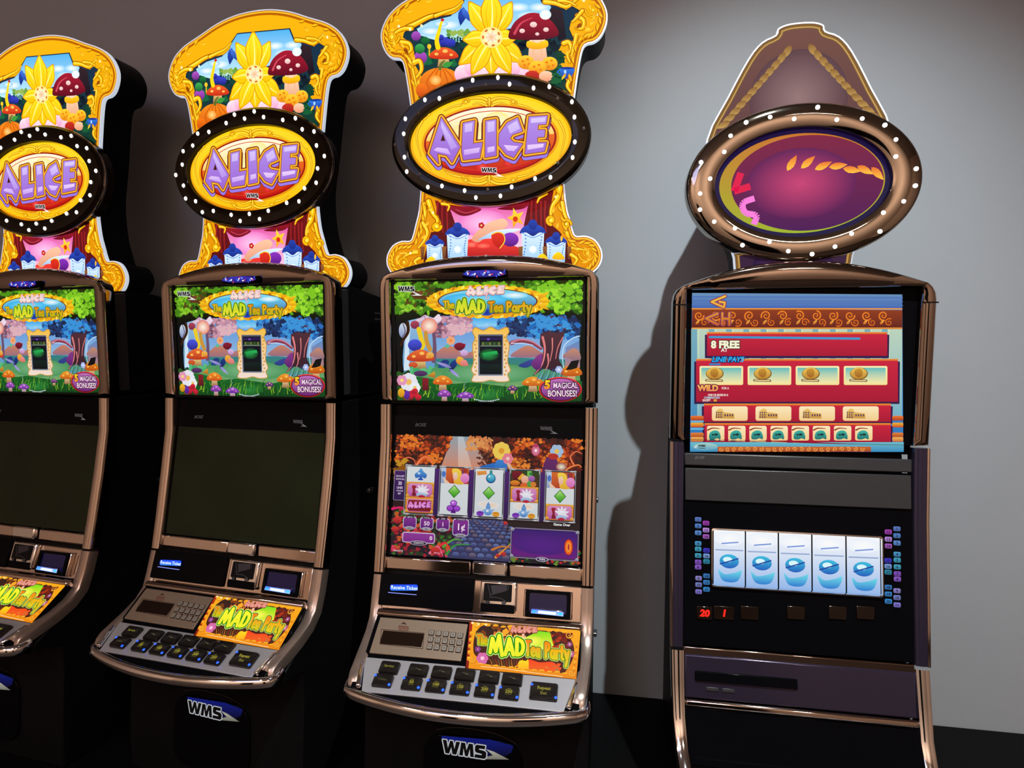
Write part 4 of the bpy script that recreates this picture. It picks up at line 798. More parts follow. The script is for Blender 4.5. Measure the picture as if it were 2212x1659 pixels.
for x, y, r in ((605, 455, 12), (600, 620, 14), (570, 630, 12), (30, 470, 24), (20, 520, 20), (860, 645, 8), (905, 648, 8), (240, 625, 26)): a.ell(x, y, r, r * .8, (226, 60, 50), (150, 20, 40))
# side plaque
a.rect(0, 196, 66, 362, (70, 30, 100), (44, 16, 76), 8); a.layer(a._stroke(rrect(2, 64, 198, 360, 8), 3, None, True), (150, 140, 170))
for t, y, h in (('EACH BET', 232, 9), ('PLAYS ALL', 248, 9), ('30', 276, 19), ('LINES', 297, 12), ('+ FEATURE', 312, 7), ('BET', 328, 9)): a.text(t, 33, y, h, (236, 220, 246), .02, ws=.75)
# the five reels
def tile_gold(x, y, w, h):
    a.rect(x, y, x + w, y + h, (240, 160, 50), (206, 110, 30)); a.rect(x + 9, y + 8, x + w - 9, y + h - 6, (226, 150, 200), (190, 90, 170))
    for dx in (8, w - 8):
        for dy in (9, h - 9): a.ell(x + dx, y + dy, 9, 8, (250, 200, 80), (206, 120, 20))
def t_spade(x, y, w, h):
    cx = x + w / 2; a.blob2([(cx, y + 8), (cx + 14, y + 26), (cx + 32, y + 42), (cx + 26, y + 62), (cx + 6, y + 58), (cx + 14, y + 72), (cx - 14, y + 72), (cx - 6, y + 58), (cx - 26, y + 62), (cx - 32, y + 42), (cx - 14, y + 26)], (90, 170, 230), (20, 70, 180)); a.ell(cx - 10, y + 36, 8, 6, (190, 226, 250))
def t_dia(x, y, w, h):
    cx, cy = x + w / 2, y + h / 2; a.poly([(cx, cy - 36), (cx + 33, cy), (cx, cy + 36), (cx - 33, cy)], (40, 110, 30)); a.poly([(cx, cy - 31), (cx + 28, cy), (cx, cy + 31), (cx - 28, cy)], (150, 226, 90), (40, 160, 30)); a.poly([(cx, cy - 31), (cx + 12, cy - 4), (cx, cy + 6), (cx - 28, cy)], (190, 240, 140), (90, 190, 60))
def t_club(x, y, w, h):
    cx = x + w / 2
    a.layer([ellipse(19, 17, 20, cx, y + 22), ellipse(19, 17, 20, cx - 18, y + 50), ellipse(19, 17, 20, cx + 18, y + 50), [(cx - 5, y + 36), (cx + 5, y + 36), (cx + 14, y + 76), (cx - 14, y + 76)]], (90, 20, 130)); a.layer([ellipse(16, 14, 20, cx, y + 22), ellipse(16, 14, 20, cx - 18, y + 50), ellipse(16, 14, 20, cx + 18, y + 50)], (206, 110, 240), (140, 40, 190), (y, y + 70)); a.ell(cx - 4, y + 18, 6, 5, (240, 190, 255))
def t_bottle(x, y, w, h):
    cx = x + w / 2 + 8; a.glow(cx, y + 46, 50, 34, (246, 200, 210), (232, 236, 238)); a.poly([(x + 6, y + 12), (x + 56, y + 6), (x + 60, y + 26), (x + 10, y + 34)], (240, 170, 80), (220, 130, 50)); a.poly([(cx - 7, y + 4), (cx + 7, y + 4), (cx + 9, y + 26), (cx - 9, y + 26)], (60, 150, 150)); a.ell(cx, y + 48, 26, 26, (30, 150, 180), (20, 90, 150)); a.ell(cx, y + 46, 19, 19, (110, 210, 226), (40, 140, 190)); a.ell(cx - 8, y + 38, 5, 5, (230, 250, 255))
def t_tea(x, y, w, h):
    cx = x + w / 2; a.glow(cx - 10, y + 20, 50, 20, (250, 220, 190), (232, 236, 238)); a.glow(cx + 20, y + 22, 40, 18, (250, 214, 180), (232, 236, 238))
    a.stroke([(cx + 16, y + 56), (cx + 30, y + 46)], 7, (110, 160, 215), 5); a.stroke([(cx - 18, y + 48), (cx - 30, y + 58), (cx - 18, y + 68)], 4, (110, 160, 215)); a.ell(cx, y + 58, 23, 20, (160, 200, 240), (70, 130, 205)); a.rect(cx - 12, y + 22, cx + 12, y + 42, (120, 170, 226), (90, 140, 205), 4); a.poly([(cx, y + 4), (cx + 9, y + 22), (cx - 9, y + 22)], (120, 170, 226), (80, 130, 200)); a.ell(cx - 4, y + 54, 7, 6, (230, 242, 255))
    for dx, c, c2 in ((-42, (170, 90, 220), (110, 40, 170)), (42, (246, 190, 70), (220, 140, 30))): a.ell(cx + dx, y + 70, 20, 14, c, c2); a.ell(cx + dx, y + 64, 17, 6, c2)
def t_bunch(x, y, w, h):                                          # tile of golden flower, pink balloon and red drape
    a.rect(x, y, x + w, y + h, (206, 90, 40), (190, 60, 40)); a.poly([(x + 24, y), (x + 70, y), (x + 60, y + h), (x + 20, y + h)], (226, 110, 40), (190, 70, 40)); a.rect(x, y, x + 26, y + h, (200, 214, 236), (150, 170, 210)); a.ell(x + 14, y + 34, 11, 16, (80, 120, 200)); a.poly([(x + 12, y + 50), (x + 50, y + h), (x + 20, y + h)], (246, 206, 176))
    a.blob2([(x + 58, y + 8), (x + 84, y - 2 + 4), (x + 106, y + 16), (x + 112, y + 54), (x + 122, y + h), (x + 76, y + h), (x + 66, y + 50)], (252, 220, 80), (240, 180, 50)); a.blob2([(x + 66, y + 28), (x + 84, y + 24), (x + 88, y + 52), (x + 74, y + 66), (x + 64, y + 50)], (252, 220, 196), (246, 180, 160)); a.ell(x + 128, y + 52, 24, 26, (246, 160, 220), (220, 110, 190)); a.rect(x + 112, y + 4, x + 136, y + 26, (50, 60, 140)); a.ell(x + 128, y + 14, 12, 12, (170, 50, 40))
def t_garden(x, y, w, h):                                         # tile of crimson bowl, peach fruit and green leaves
    a.rect(x, y, x + w, y + h, (40, 70, 30), (90, 40, 20)); a.rect(x + 86, y, x + 110, y + h, (130, 200, 90), (60, 150, 60)); a.blob2([(x + 6, y + 8), (x + 40, y + 2), (x + 60, y + 14), (x + 40, y + 48), (x + 12, y + 46)], (130, 20, 40), (90, 10, 26)); a.poly([(x + 34, y + 42), (x + 58, y + 14), (x + 72, y + 20), (x + 48, y + 52)], (250, 190, 50), (226, 150, 30)); a.ell(x + 74, y + 46, 20, 22, (250, 200, 170), (236, 150, 120)); a.ell(x + 110, y + 40, 18, 16, (190, 120, 200), (130, 70, 150)); a.ell(x + 22, y + 66, 26, 14, (240, 150, 40), (200, 90, 20)); a.ell(x + 70, y + 76, 20, 12, (226, 100, 40)); a.ell(x + 120, y + 70, 16, 14, (220, 130, 50)); a.ell(x + 106, y + 14, 10, 8, (40, 130, 60))
def t_vase(x, y, w, h):                                           # gold tile with a crimson vase and white petals
    tile_gold(x, y, w, h); a.blob2([(x + 30, y + 22), (x + 52, y + 22), (x + 48, y + 50), (x + 54, y + 74), (x + 32, y + 74), (x + 36, y + 50)], (170, 30, 60), (120, 14, 40))
    for an in (200, 235, 270, 305, 340, 20): a.leaf(x + 86, y + 50, 42, 8, an, (250, 250, 255), (226, 200, 226))
    a.ell(x + 84, y + 48, 20, 16, (250, 250, 255), (226, 226, 240)); a.blob2([(x + 58, y + 62), (x + 84, y + 56), (x + 112, y + 66), (x + 104, y + 78), (x + 62, y + 78)], (190, 214, 240), (140, 170, 210)); a.ell(x + 84, y + 78, 18, 8, (190, 30, 60))
def t_alice(x, y, w, h):
    tile_gold(x, y, w, h); a.rect(x + 14, y + 14, x + w - 12, y + h - 10, (150, 30, 20), (120, 20, 16), 8); alice(a, x + 14, y + 20, x + w - 12, y + 62, (230, 130, 220), (246, 170, 236), (190, 80, 190), (90, 10, 60), (130, 30, 110), .8)
RX = (64, 247, 432, 622, 813); RW = 156; RY = 172; RH = 252
reels = [(t_spade, t_vase, t_alice), (t_bunch, t_dia, t_club), (t_bottle, t_dia, t_tea), (t_garden, t_vase, t_tea), (t_bunch, t_dia, t_vase)]
for i, x in enumerate(RX):
    if i: a.rect(x - 30, RY + 6, x, RY + RH + 10, (76, 34, 110), (50, 20, 80))
    a.rect(x - 4, RY - 8, x + RW + 4, RY + RH + 10, (40, 40, 46), (60, 60, 64), 8); a.layer(a._stroke(rrect(x - 3, x + RW + 3, RY - 7, RY + RH + 9, 8), 3.5, None, True), (150, 150, 158))
    a.rect(x + 4, RY, x + RW - 4, RY + RH, (228, 233, 236), (218, 224, 228))
    for j, f in enumerate(reels[i]): f(x + 4, RY + j * 84, RW - 8, 84)
    for dx in (0, RW):
        for dy in (-6, RH + 8): a.ell(x + dx, RY + dy, 8, 6, (190, 190, 196), (80, 80, 86)); a.leaf(x + dx, RY + dy, 34 if dx == 0 else -34, 4, 0, (200, 200, 206)); a.leaf(x + dx, RY + dy, 26 if dy < 0 else -26, 4, 90, (170, 170, 176))
# meters
def meter(x, y, w, h, val, top, bot, big=1.0):
    a.rect(x, y, x + w, y + h, (220, 206, 226), (180, 170, 196), 14); a.rect(x + 4, y + 4, x + w - 4, y + h - 4, (140, 50, 150), (90, 26, 120), 12)
    a.rect(x + w * .2, y - 5, x + w * .8, y + 9, (40, 26, 50), (60, 50, 70), 6); a.text(top, x + w / 2, y + 7, 9, (210, 200, 220), .01, ws=.8)
    a.ell(x + w / 2, y + h - 3, w * .36, 10, (190, 186, 200), (140, 136, 150)); a.text(bot, x + w / 2, y + h + 1, 8, (40, 30, 50), .01, ws=.8)
    if val: a.text(val, x + w / 2, y + h * .66, 22 * big, (250, 226, 246), .02)
meter(62, 446, 72, 66, '', 'MENU', 'HELP'); meter(152, 446, 72, 66, '50', 'TOTAL', 'BET'); meter(238, 446, 72, 66, '1', 'LINE', 'BET'); meter(326, 444, 86, 92, '1\u00a2', 'CHANGE', 'DENOM', 1.6)
a.rect(62, 530, 236, 588, (224, 200, 226), (196, 180, 206), 12); a.rect(67, 535, 231, 583, (150, 60, 160), (130, 40, 140), 9); a.text('0', 214, 567, 20, (255, 230, 250), .03); a.ell(150, 588, 46, 13, (206, 200, 210), (170, 160, 180)); a.ell(150, 588, 41, 10, (60, 44, 70)); a.text('CREDITS', 150, 592, 9.5, (236, 230, 240), .01)
a.text('Game Over', 905, 452, 13, (250, 250, 250), .03); a.rect(636, 474, 996, 634, (30, 16, 50), (70, 50, 80), 26); a.layer(a._stroke(rrect(638, 994, 476, 632, 26), 5, None, True), (150, 130, 170)); a.rect(644, 482, 988, 624, (60, 26, 120), (110, 26, 130), 22); a.glow(800, 560, 150, 50, (90, 30, 140), (76, 28, 128))
for x in (644, 990):
    for y in (484, 626): a.ell(x, y, 10, 10, (190, 190, 206), (90, 80, 110))
a.text('0', 944, 592, 62, (255, 110, 30), .07, (5, (190, 40, 10)), ws=.75); a.text('0', 944, 586, 50, (255, 170, 60), .0, ws=.75); a.ell(806, 634, 34, 12, (206, 200, 214)); a.ell(806, 634, 29, 9, (60, 26, 90)); a.text('WIN', 806, 639, 11, (240, 236, 246), .02)
a.text('Classic/LVS', 44, 640, 10, (240, 226, 226), .01, ws=.8); a.text('MENU 1', 256, 640, 9, (250, 160, 190), .01)
a.crop(); gs = a.build('game_screen', 'game', ROOT, ROOT)

# ---------------------------------------------------------------- lit card on the slanted panel
a = Art(P_SLANT); a.crop(1000, 1320, .15068)
a.poly([(100, 120), (1640, 260), (1686, 300), (1625, 980), (40, 820)], (246, 170, 20), (226, 130, 10)); a.poly([(100, 120), (145, 124), (80, 826), (40, 820)], (170, 40, 10), (120, 20, 6))
a.blob2([(180, 330), (320, 200), (700, 210), (1080, 280), (1400, 300), (1560, 430), (1590, 640), (1480, 860), (1380, 890), (900, 830), (360, 770), (200, 660), (150, 560)], (50, 26, 20), (80, 30, 14))
a.foliage(200, 230, 700, 440, 50, 40, [(120, 60, 20), (200, 110, 30), (60, 30, 20), (246, 160, 40), (30, 30, 16)], 51); a.foliage(1180, 330, 1540, 560, 50, 40, [(170, 50, 16), (110, 30, 16), (70, 24, 16)], 52)
a.poly([(1090, 290), (1250, 310), (1300, 500), (1180, 560), (880, 480), (900, 380)], (110, 214, 20), (240, 226, 50)); a.glow(1000, 440, 160, 80, (250, 240, 90), (190, 220, 40)); a.foliage(740, 360, 900, 420, 16, 30, [(246, 190, 50), (226, 150, 40)], 53)
a.flower(280, 680, 80, 6, (206, 100, 160), (250, 190, 210)); a.flower(215, 550, 40, 5, (130, 60, 130), (190, 110, 170)); a.flower(1530, 480, 36, 6, (150, 70, 110), (220, 180, 220)); a.flower(1555, 620, 44, 6, (180, 90, 130), (220, 160, 180))
for i in range(14): a.stroke([(420 + 36 * i, 790), (410 + 36 * i, 740), (380 + 40 * i, 690)], 14, [(190, 120, 30), (90, 70, 30), (160, 60, 20), (120, 110, 50)][i % 4], 3)
a.blob2([(940, 700), (1100, 740), (1300, 740), (1390, 880), (1200, 860), (940, 830)], (236, 60, 20), (226, 100, 30)); a.foliage(1180, 760, 1390, 860, 18, 30, [(226, 110, 40), (236, 80, 30), (180, 110, 50)], 54)
a.blob2([(790, 760), (830, 710), (900, 720), (935, 700), (945, 780), (930, 850), (860, 870), (800, 840)], (255, 210, 30), (250, 160, 10)); a.stroke([(800, 780), (750, 810), (770, 860), (820, 850)], 20, (246, 160, 20))
for i in range(12):
    x = 250 + 110 * i; a.ell(x, 170 + .09 * x + (i % 2) * 8, 40, 16, (250, 190, 40), (214, 110, 10)); a.ell(x, 740 + .105 * x + (i % 2) * 8, 44, 16, (250, 190, 40), (214, 110, 10))
for i in range(5): a.ell(120 - 10 * i, 330 + 90 * i, 22, 34, (250, 190, 40), (206, 100, 10)); a.ell(1630 - 10 * i, 500 + 85 * i, 24, 34, (246, 180, 40), (200, 100, 10))
for x, y in ((1520, 350), (1560, 900), (130, 700), (200, 190)): a.spiral(x, y, 60, 12, (200, 110, 8)); a.spiral(x - 4, y - 4, 50, 6, (255, 220, 90))
for x, y in ((140, 176), (220, 190), (330, 200)): a.glow(x, y, 22, 18, (255, 250, 220), (246, 180, 60))
alice(a, 685, 200, 1070, 320, (214, 130, 120), (226, 150, 140), (226, 150, 120), (140, 50, 30), (130, 50, 40), .9, .06); a.stroke([(870, 378), (852, 342), (880, 342), (850, 384), (890, 388), (894, 366)], 14, (246, 190, 160))
PG = (206, 240, 130)
word(a, 'The', 205, 478, 130, 26, (240, 130, 20), (190, 190, 20), (110, 130, 10), PG, .09, .62); word(a, 'Tea', 895, 640, 210, 40, (246, 120, 20), (206, 190, 30), (90, 120, 10), PG, .13, .56); word(a, 'Party', 1180, 672, 210, 40, (246, 130, 20), (214, 196, 30), (90, 120, 10), PG, .13, .64)
word(a, 'MAD', 392, 600, 225, 54, (246, 236, 50), (226, 226, 40), (30, 130, 10), PG, .09, .9)
a.stroke([(260, 800), (620, 836), (1000, 890), (1430, 945)], 7, (250, 226, 180)); wms(a, 150, 132, 130, (40, 20, 10), (240, 190, 60), None, slope=.1)
card = a.build('game_card', 'art', ROOT, ROOT, .0012)
q = [P_SLANT.uv(1000 + x * .15068, 1320 + y * .15068) for x, y in ((92, 112), (1650, 254), (1696, 300), (1634, 992), (30, 830))]
o = mk('card_backing', *prism_vf([(u, v) for u, v in q], -.004, .0008), 'gloss', ROOT); P_SLANT.place(o, ROOT)
# ---------------------------------------------------------------- neighbours of the same kind, screens below switched off
off = mk('dark_game_screen', *box_vf(-.243, .243, .0, .305, -.001, .0004), 'deadscreen', None)
def neighbour(loc, rz, label):
    r = copy_tree(ROOT); r.location = loc; r.rotation_euler = (0, 0, rz); r['label'] = label
    for c in list(r.children):
        if c.name.startswith('game_screen'):
            d = off.copy(); C.objects.link(d); d.parent = r; d.location = c.location; d.rotation_euler = c.rotation_euler; d.name = 'game_screen'
            bpy.data.objects.remove(c)
        elif c.name.startswith('topper_case'): c.location.z -= .03
        elif c.name.startswith('oval_ring'):
            c.location.z -= .03
            for b in c.children:
                if b.name.startswith('bulb'):
                    b.data = BULB
    return r
BULB = next(o for o in ROOT.children_recursive if o.name == 'bulb').data
tag(ROOT, 'gold topped slot machine with a five reel game lit on its lower screen', 'slot machine', GROUP)
neighbour((-0.985, 1.48, PZ), math.radians(-6), 'gold topped slot machine with dark lower screen, next to the machine showing five lit reels')
neighbour((-1.70, 1.50, PZ), math.radians(-6), 'gold topped slot machine with dark lower screen at the far end of the plinth')
bpy.data.objects.remove(off)
# ---------------------------------------------------------------- the different machine at the right
XR = 0.44; BASE = ROOT
ROOT = empty('slot_machine', (XR, 1.44, PZ))
tag(ROOT, 'slot machine with bronze oval sign, red pay table screen and glowing reel window', 'slot machine')
XM, X0 = X0, XR
R_TOP = Panel(XR, 1.500, 2.0); R_OV = Panel(XR, 1.455, 1.922); R_SCR = Panel(XR, 1.441, 1.29); R_REEL = Panel(XR, 1.372, .845, 1.430, 1.290); R_LOW = Panel(XR, 1.325, .66, 1.366, .83)
side_prism('lower_body', [(1.46, 1.296), (1.40, .86), (1.36, .70), (1.33, .60), (1.30, .545), (1.34, .53), (1.36, PZ + .002), (1.845, PZ + .002), (1.845, 1.296)], .245, 'black')
side_prism('upper_body', [(1.455, 1.300), (1.455, 1.66), (1.74, 1.66), (1.74, 1.300)], .245, 'black')
arch = [(.262 * math.sin(math.radians(d)) / math.sin(math.radians(62)), 1.742 - .068 * (abs(math.sin(math.radians(d))) ** 2.0)) for d in range(-62, 63, 4)]
out_r = (arch + [(.274, 1.680), (.281, 1.668), (.284, 1.652), (.284, 1.322), (-.284, 1.322), (-.284, 1.652), (-.281, 1.668), (-.274, 1.680)])[::-1]
in_r = in_dense((-.251, 1.678), (.251, 1.678), 8) + [(.251, 1.678), (.251, 1.322), (-.251, 1.322)]
vf = ring_vf(out_r, in_r, [(0, -.03), (0, -.004), (.06, .006), (.18, .011), (.5, .012), (.86, .009), (.97, .004), (1, -.012)], (0, 1.50))
fr = part('top_frame', ([(XR + x, 1.432 - w, z) for x, z, w in vf[0]], vf[1]), 'smoke', smooth=True)
part('screen_surround', box_vf(XR - .252, XR + .252, 1.4425, 1.452, 1.298, 1.682), 'gloss')
part('frame_joint', box_vf(XR - .283, XR - .251, 1.4185, 1.4215, 1.642, 1.645), 'black'); part('frame_joint', box_vf(XR + .251, XR + .283, 1.4185, 1.4215, 1.642, 1.645), 'black')
for s in (-1, 1):
    def xs(a, b): return (X0 + s * a, X0 + s * b) if s > 0 else (X0 - b, X0 - a)
    part('pillar', sweep_vf([(1.422, 1.317, *xs(.251, .282)), (1.408, 1.15, *xs(.251, .281)), (1.385, .98, *xs(.250, .280)), (1.366, .836, *xs(.250, .279))], .03, .006), 'purple', smooth=True)
    part('pillar_trim', sweep_vf([(1.4205, 1.317, *xs(.2775, .2835)), (1.4065, 1.15, *xs(.2765, .2825)), (1.3835, .98, *xs(.2755, .2815)), (1.3645, .836, *xs(.2745, .2805))], .012, .001), 'chrome', smooth=True)
    part('arm', sweep_vf([(1.362, .830, *xs(.248, .279)), (1.345, .76, *xs(.248, .278)), (1.325, .69, *xs(.247, .276)), (1.290, .635, *xs(.244, .272)), (1.25, .600, *xs(.238, .266)), (1.20, .583, *xs(.232, .260)), (1.16, .572, *xs(.230, .256))], .03, .006), 'chrome2', smooth=True)
# pay table screen
a = Art(R_SCR); a.crop(1470, 600, .24123)
W0, W1 = 100, 1985                                               # left and right edge of the picture in crop pixels
a.poly([(104, 136), (W1, 150), (W1 + 10, 1560), (84, 1556)], (90, 150, 206), (40, 120, 190))
a.rect(96, 458, W1, 1240, (190, 214, 190), (120, 180, 200)); 
for i in range(12): a.rect(98 + 155 * i, 460, 150 + 155 * i, 1240, (120, 176, 190), (70, 140, 190)); a.rect(150 + 155 * i, 460, 166 + 155 * i, 1240, (210, 226, 190), (140, 190, 200))
a.poly([(104, 136), (W1, 150), (W1, 276), (104, 272)], (110, 150, 190), (60, 100, 180))
for y in (170, 205, 240): a.stroke([(106, y), (W1, y + 8)], 12, (80, 120, 190)); 
a.poly([(104, 272), (W1, 290), (W1, 460), (100, 458)], (150, 60, 20), (96, 26, 20)); a.rect(100, 272, W1, 284, (240, 150, 50)); a.rect(100, 446, W1, 458, (240, 150, 50))
for i in range(12):
    x = 165 + 150 * i; a.spiral(x, 340, 44, 13, (240, 130, 40), 1.5, 40 * i); a.spiral(x + 50, 400, 36, 11, (226, 110, 30), 1.4, 60 * i, -1); a.leaf(x - 30, 420, 60, 12, -50, (250, 180, 70), (200, 90, 20))
def chisel(pts_list, w):
    a.layer([q for p in pts_list for q in a._stroke(p, w * 2.1)], (60, 20, 70)); a.layer([q for p in pts_list for q in a._stroke(p, w * 1.7)], (226, 110, 150)); a.layer([q for p in pts_list for q in a._stroke(p, w * 1.4)], (110, 20, 20)); a.layer([q for p in pts_list for q in a._stroke(p, w)], (255, 206, 70), (206, 90, 30), (150, 440))
chisel([[(400, 165), (278, 216), (388, 266), (396, 222), (350, 216)]], 17); chisel([[(332, 320), (228, 364), (332, 418)], [(374, 316), (374, 418)], [(436, 316), (436, 420)], [(374, 366), (436, 368)]], 17)
def plate(x0, y0, x1, y1, c=(206, 30, 60), c2=(170, 16, 50)):
    a.poly([(x0 - 18, y0 + 20), (x1 + 18, y0 + 20), (x1 + 14, y1 + 20), (x0 - 18, y1 + 20)], (50, 20, 70)); a.rect(x0, y0, x1, y1, c, c2); a.rect(x0, y0 - 4, x1, y0 + 14, (246, 150, 50), (220, 90, 40))
plate(236, 490, 1850, 700); a.text('8 FREE', 400, 628, 62, (250, 246, 214), .05, (6, (30, 60, 40))); a.stroke([(262, 532), (420, 532), (1600, 545)], 20, (60, 150, 206)); a.text('AT', 392, 662, 32, (240, 240, 230), .03)
plate(140, 730, 1945, 1110); a.text('LINE PAYS', 420, 752, 44, (40, 170, 236), .04, (7, (10, 30, 90)), shear=.25); a.stroke([(262, 775), (350, 775)], 16, (40, 130, 200))
for x in (170, 600, 1030, 1460):
    a.rect(x, 790, x + 390, 960, (250, 240, 180), (250, 226, 150), 14); a.rect(x + 16, 806, x + 374, 944, (90, 190, 190), (250, 236, 170), 8); a.ell(x + 135, 858, 80, 56, (120, 80, 20)); a.ell(x + 133, 855, 74, 51, (240, 200, 90), (190, 130, 40)); a.blob2([(x + 110, 820), (x + 150, 814), (x + 168, 845), (x + 160, 880), (x + 130, 892), (x + 100, 870), (x + 96, 840)], (206, 150, 50), (160, 100, 30)); a.stroke([(x + 60, 918), (x + 200, 922)], 22, (110, 80, 40)); a.stroke([(x + 64, 918), (x + 196, 922)], 12, (226, 200, 140))
a.text('WILD', 246, 1012, 50, (250, 190, 90), .06, (8, (110, 20, 60)), c2=(240, 130, 80)); a.text('FOR A', 400, 998, 20, (240, 236, 226), .02, ws=.8)
for i, t in enumerate(('ONE OR MORE IN A', 'COMBINATION', 'EXCEPT')): a.text(t, (335, 280, 232)[i], 1058 + 24 * i, 18, (250, 240, 230) if i != 1 else (170, 220, 236), .03, ws=.78)
a.rect(296, 1088, 324, 1108, (226, 160, 50)); 
plate(208, 1130, 1880, 1290); plate(214, 1305, 1880, 1470)
for x in (280, 670, 1060, 1450):
    a.rect(x, 1150, x + 320, 1280, (255, 236, 190), (246, 206, 140), 20); a.poly([(x + 40, 1190), (x + 70, 1168), (x + 100, 1180), (x + 96, 1260), (x + 30, 1256)], (240, 200, 110), (206, 150, 60))
    for i in range(4):
        for j in range(3): a.rect(x + 36 + 20 * i, 1200 + 20 * j, x + 47 + 20 * i, 1213 + 20 * j, (80, 50, 90))
    a.poly([(x + 100, 1200), (x + 200, 1215), (x + 200, 1260), (x + 98, 1258)], (236, 190, 100), (206, 150, 60))
    for i in range(4): a.rect(x + 112 + 22 * i, 1220, x + 124 + 22 * i, 1240, (80, 50, 90))
for x in (236, 425, 614, 803, 992, 1181, 1370, 1559):
    a.rect(x, 1325, x + 155, 1456, (255, 236, 190), (246, 206, 140), 16); a.blob2([(x + 20, 1440), (x + 24, 1390), (x + 60, 1366), (x + 100, 1372), (x + 120, 1410), (x + 118, 1445), (x + 90, 1436), (x + 60, 1446)], (60, 180, 160), (30, 110, 110)); a.stroke([(x + 8, 1362), (x + 50, 1345), (x + 112, 1350)], 14, (150, 60, 30), 6); a.ell(x + 80, 1402, 18, 10, (20, 50, 60)); a.ell(x + 52, 1404, 10, 8, (20, 50, 60))
for y, c, c2 in ((1235, (240, 120, 40), (170, 50, 30)), (1296, (246, 180, 50), (200, 60, 30)), (1385, (230, 130, 50), (170, 70, 30)), (1425, (246, 180, 90), (200, 100, 50))): a.rect(88, y, 206, y + 42, c, c2, 12); a.rect(1890, y, W1 + 4, y + 42, c, c2, 12)
for y in (1278, 1345): a.rect(88, y, 206, y + 14, (110, 190, 226))
a.rect(86, 1470, W1 + 8, 1556, (110, 190, 206), (60, 140, 190)); a.ell(220, 1510, 110, 34, (170, 214, 206), (90, 160, 190)); a.text('WMS', 190, 1512, 20, (10, 14, 20), .04); a.stroke([(160, 1523), (216, 1525)], 5, (40, 50, 60)); a.poly([(120, 1520), (146, 1496), (140, 1520)], (226, 236, 240)); a.rect(330, 1510, 1700, 1556, (206, 110, 50), (160, 70, 40))
for i in range(22): a.spiral(360 + 60 * i, 1534, 20, 7, (246, 170, 80), 1.3, 50 * i)
a.crop(); a.build('pay_table_screen', 'screen', ROOT, ROOT)
# speaker bar and reel glass
o = mk('speaker_bar', *box_vf(-.25, .25, .418, .448, -.010, .004), 'side', ROOT, bevel=.003); R_REEL.place(o, ROOT)
a = Art(R_REEL); a.text('BOSE', 1510, 991, 6, (110, 108, 112), .01, shear=.3); a.build('speaker_name', 'print', ROOT, ROOT, .0045)
o = mk('reel_glass', *box_vf(-.25, .25, -.006, .416, -.012, -.001), 'gloss', ROOT, bevel=.002); R_REEL.place(o, ROOT)
o = mk('upper_apron', *box_vf(-.248, .248, .335, .412, -.001, .003), 'side', ROOT, bevel=.002); R_REEL.place(o, ROOT)
u0, v0 = R_REEL.uv(1540, 1262); _, v1 = R_REEL.uv(1540, 1145); u1 = -u0
vf = ring_vf(rrect(u0 - .004, u1 + .004, v0 - .005, v1 + .005, .006), rrect(u0, u1, v0, v1, .003), [(0, -.001), (0, .004), (.6, .005), (1, .001)], (0, (v0 + v1) / 2))
wf = mk('window_frame', *vf, 'chrome2', ROOT, smooth=True); R_REEL.place(wf, ROOT)
nr = 5; w = (u1 - u0) / nr; h = v1 - v0
for i in range(nr):
    a = Art(T=lambda x, y: (x, -y)); hw = w / 2 - .0015
    a.rect(-hw, -h / 2, hw, h / 2, (250, 252, 255), (150, 186, 236)); a.glow(0, -h * .36, hw, h * .13, (255, 255, 255), (240, 246, 255))
    a.stroke([(-hw * .9, -h * .14), (hw * .9, -h * .15)], .003, (150, 170, 210)); a.stroke([(-hw * .5, -h * .26), (hw * .6, -h * .3)], .003, (120, 150, 220))
    a.ell(0, h * .06, hw * .62, h * .13, (60, 190, 226), (30, 90, 190)); a.ell(-hw * .1, h * .03, hw * .3, h * .05, (220, 250, 255)); a.stroke([(-hw * .6, h * .12), (hw * .6, h * .0)], .003, (30, 70, 160))
    a.blob2([(-hw * .7, h * .22), (-hw * .3, h * .3), (hw * .4, h * .26), (hw * .8, h * .22), (hw * .5, h * .42), (-hw * .4, h * .42)], (110, 220, 236), (40, 120, 210))
    r_ = a.build('reel', 'screen', ROOT); R_REEL.place(r_, ROOT, u0 + w * (i + .5), (v0 + v1) / 2, .0006)
# payline lozenges, mirrored on both sides
col1 = [(1508, 1122), (1508, 1136), (1508, 1151), (1508, 1174), (1508, 1186), (1508, 1200), (1508, 1214), (1508, 1225), (1509, 1249), (1509, 1263), (1509, 1278)]
col2 = [(1525, 1130), (1525, 1145), (1525, 1159), (1526, 1189), (1526, 1201), (1526, 1213), (1526, 1244), (1526, 1258), (1526, 1273)]
cc = [(90, 120, 190), (80, 130, 200), (90, 140, 210), (70, 150, 200), (60, 160, 190), (60, 160, 190), (130, 80, 190), (140, 90, 200), (140, 130, 200), (120, 130, 200), (130, 120, 210), (170, 60, 180), (190, 140, 226), (170, 90, 190), (60, 50, 200), (120, 160, 220), (40, 140, 170), (50, 120, 190), (50, 130, 200), (50, 140, 210)]
for s in (1, -1):
    for i, (x, y) in enumerate(col1 + col2):
        u, v = R_REEL.uv(x, y); a = Art(T=lambda x, y: (x, -y)); a.rect(-.0075, -.0055, .0075, .0055, cc[i], tuple(int(q * .7) for q in cc[i]), .003); a.text(str(i + 1), 0, .003, .006, (20, 20, 60), .02)
        l_ = a.build('payline_light', 'screen', ROOT); R_REEL.place(l_, ROOT, s * u, v, .0006)
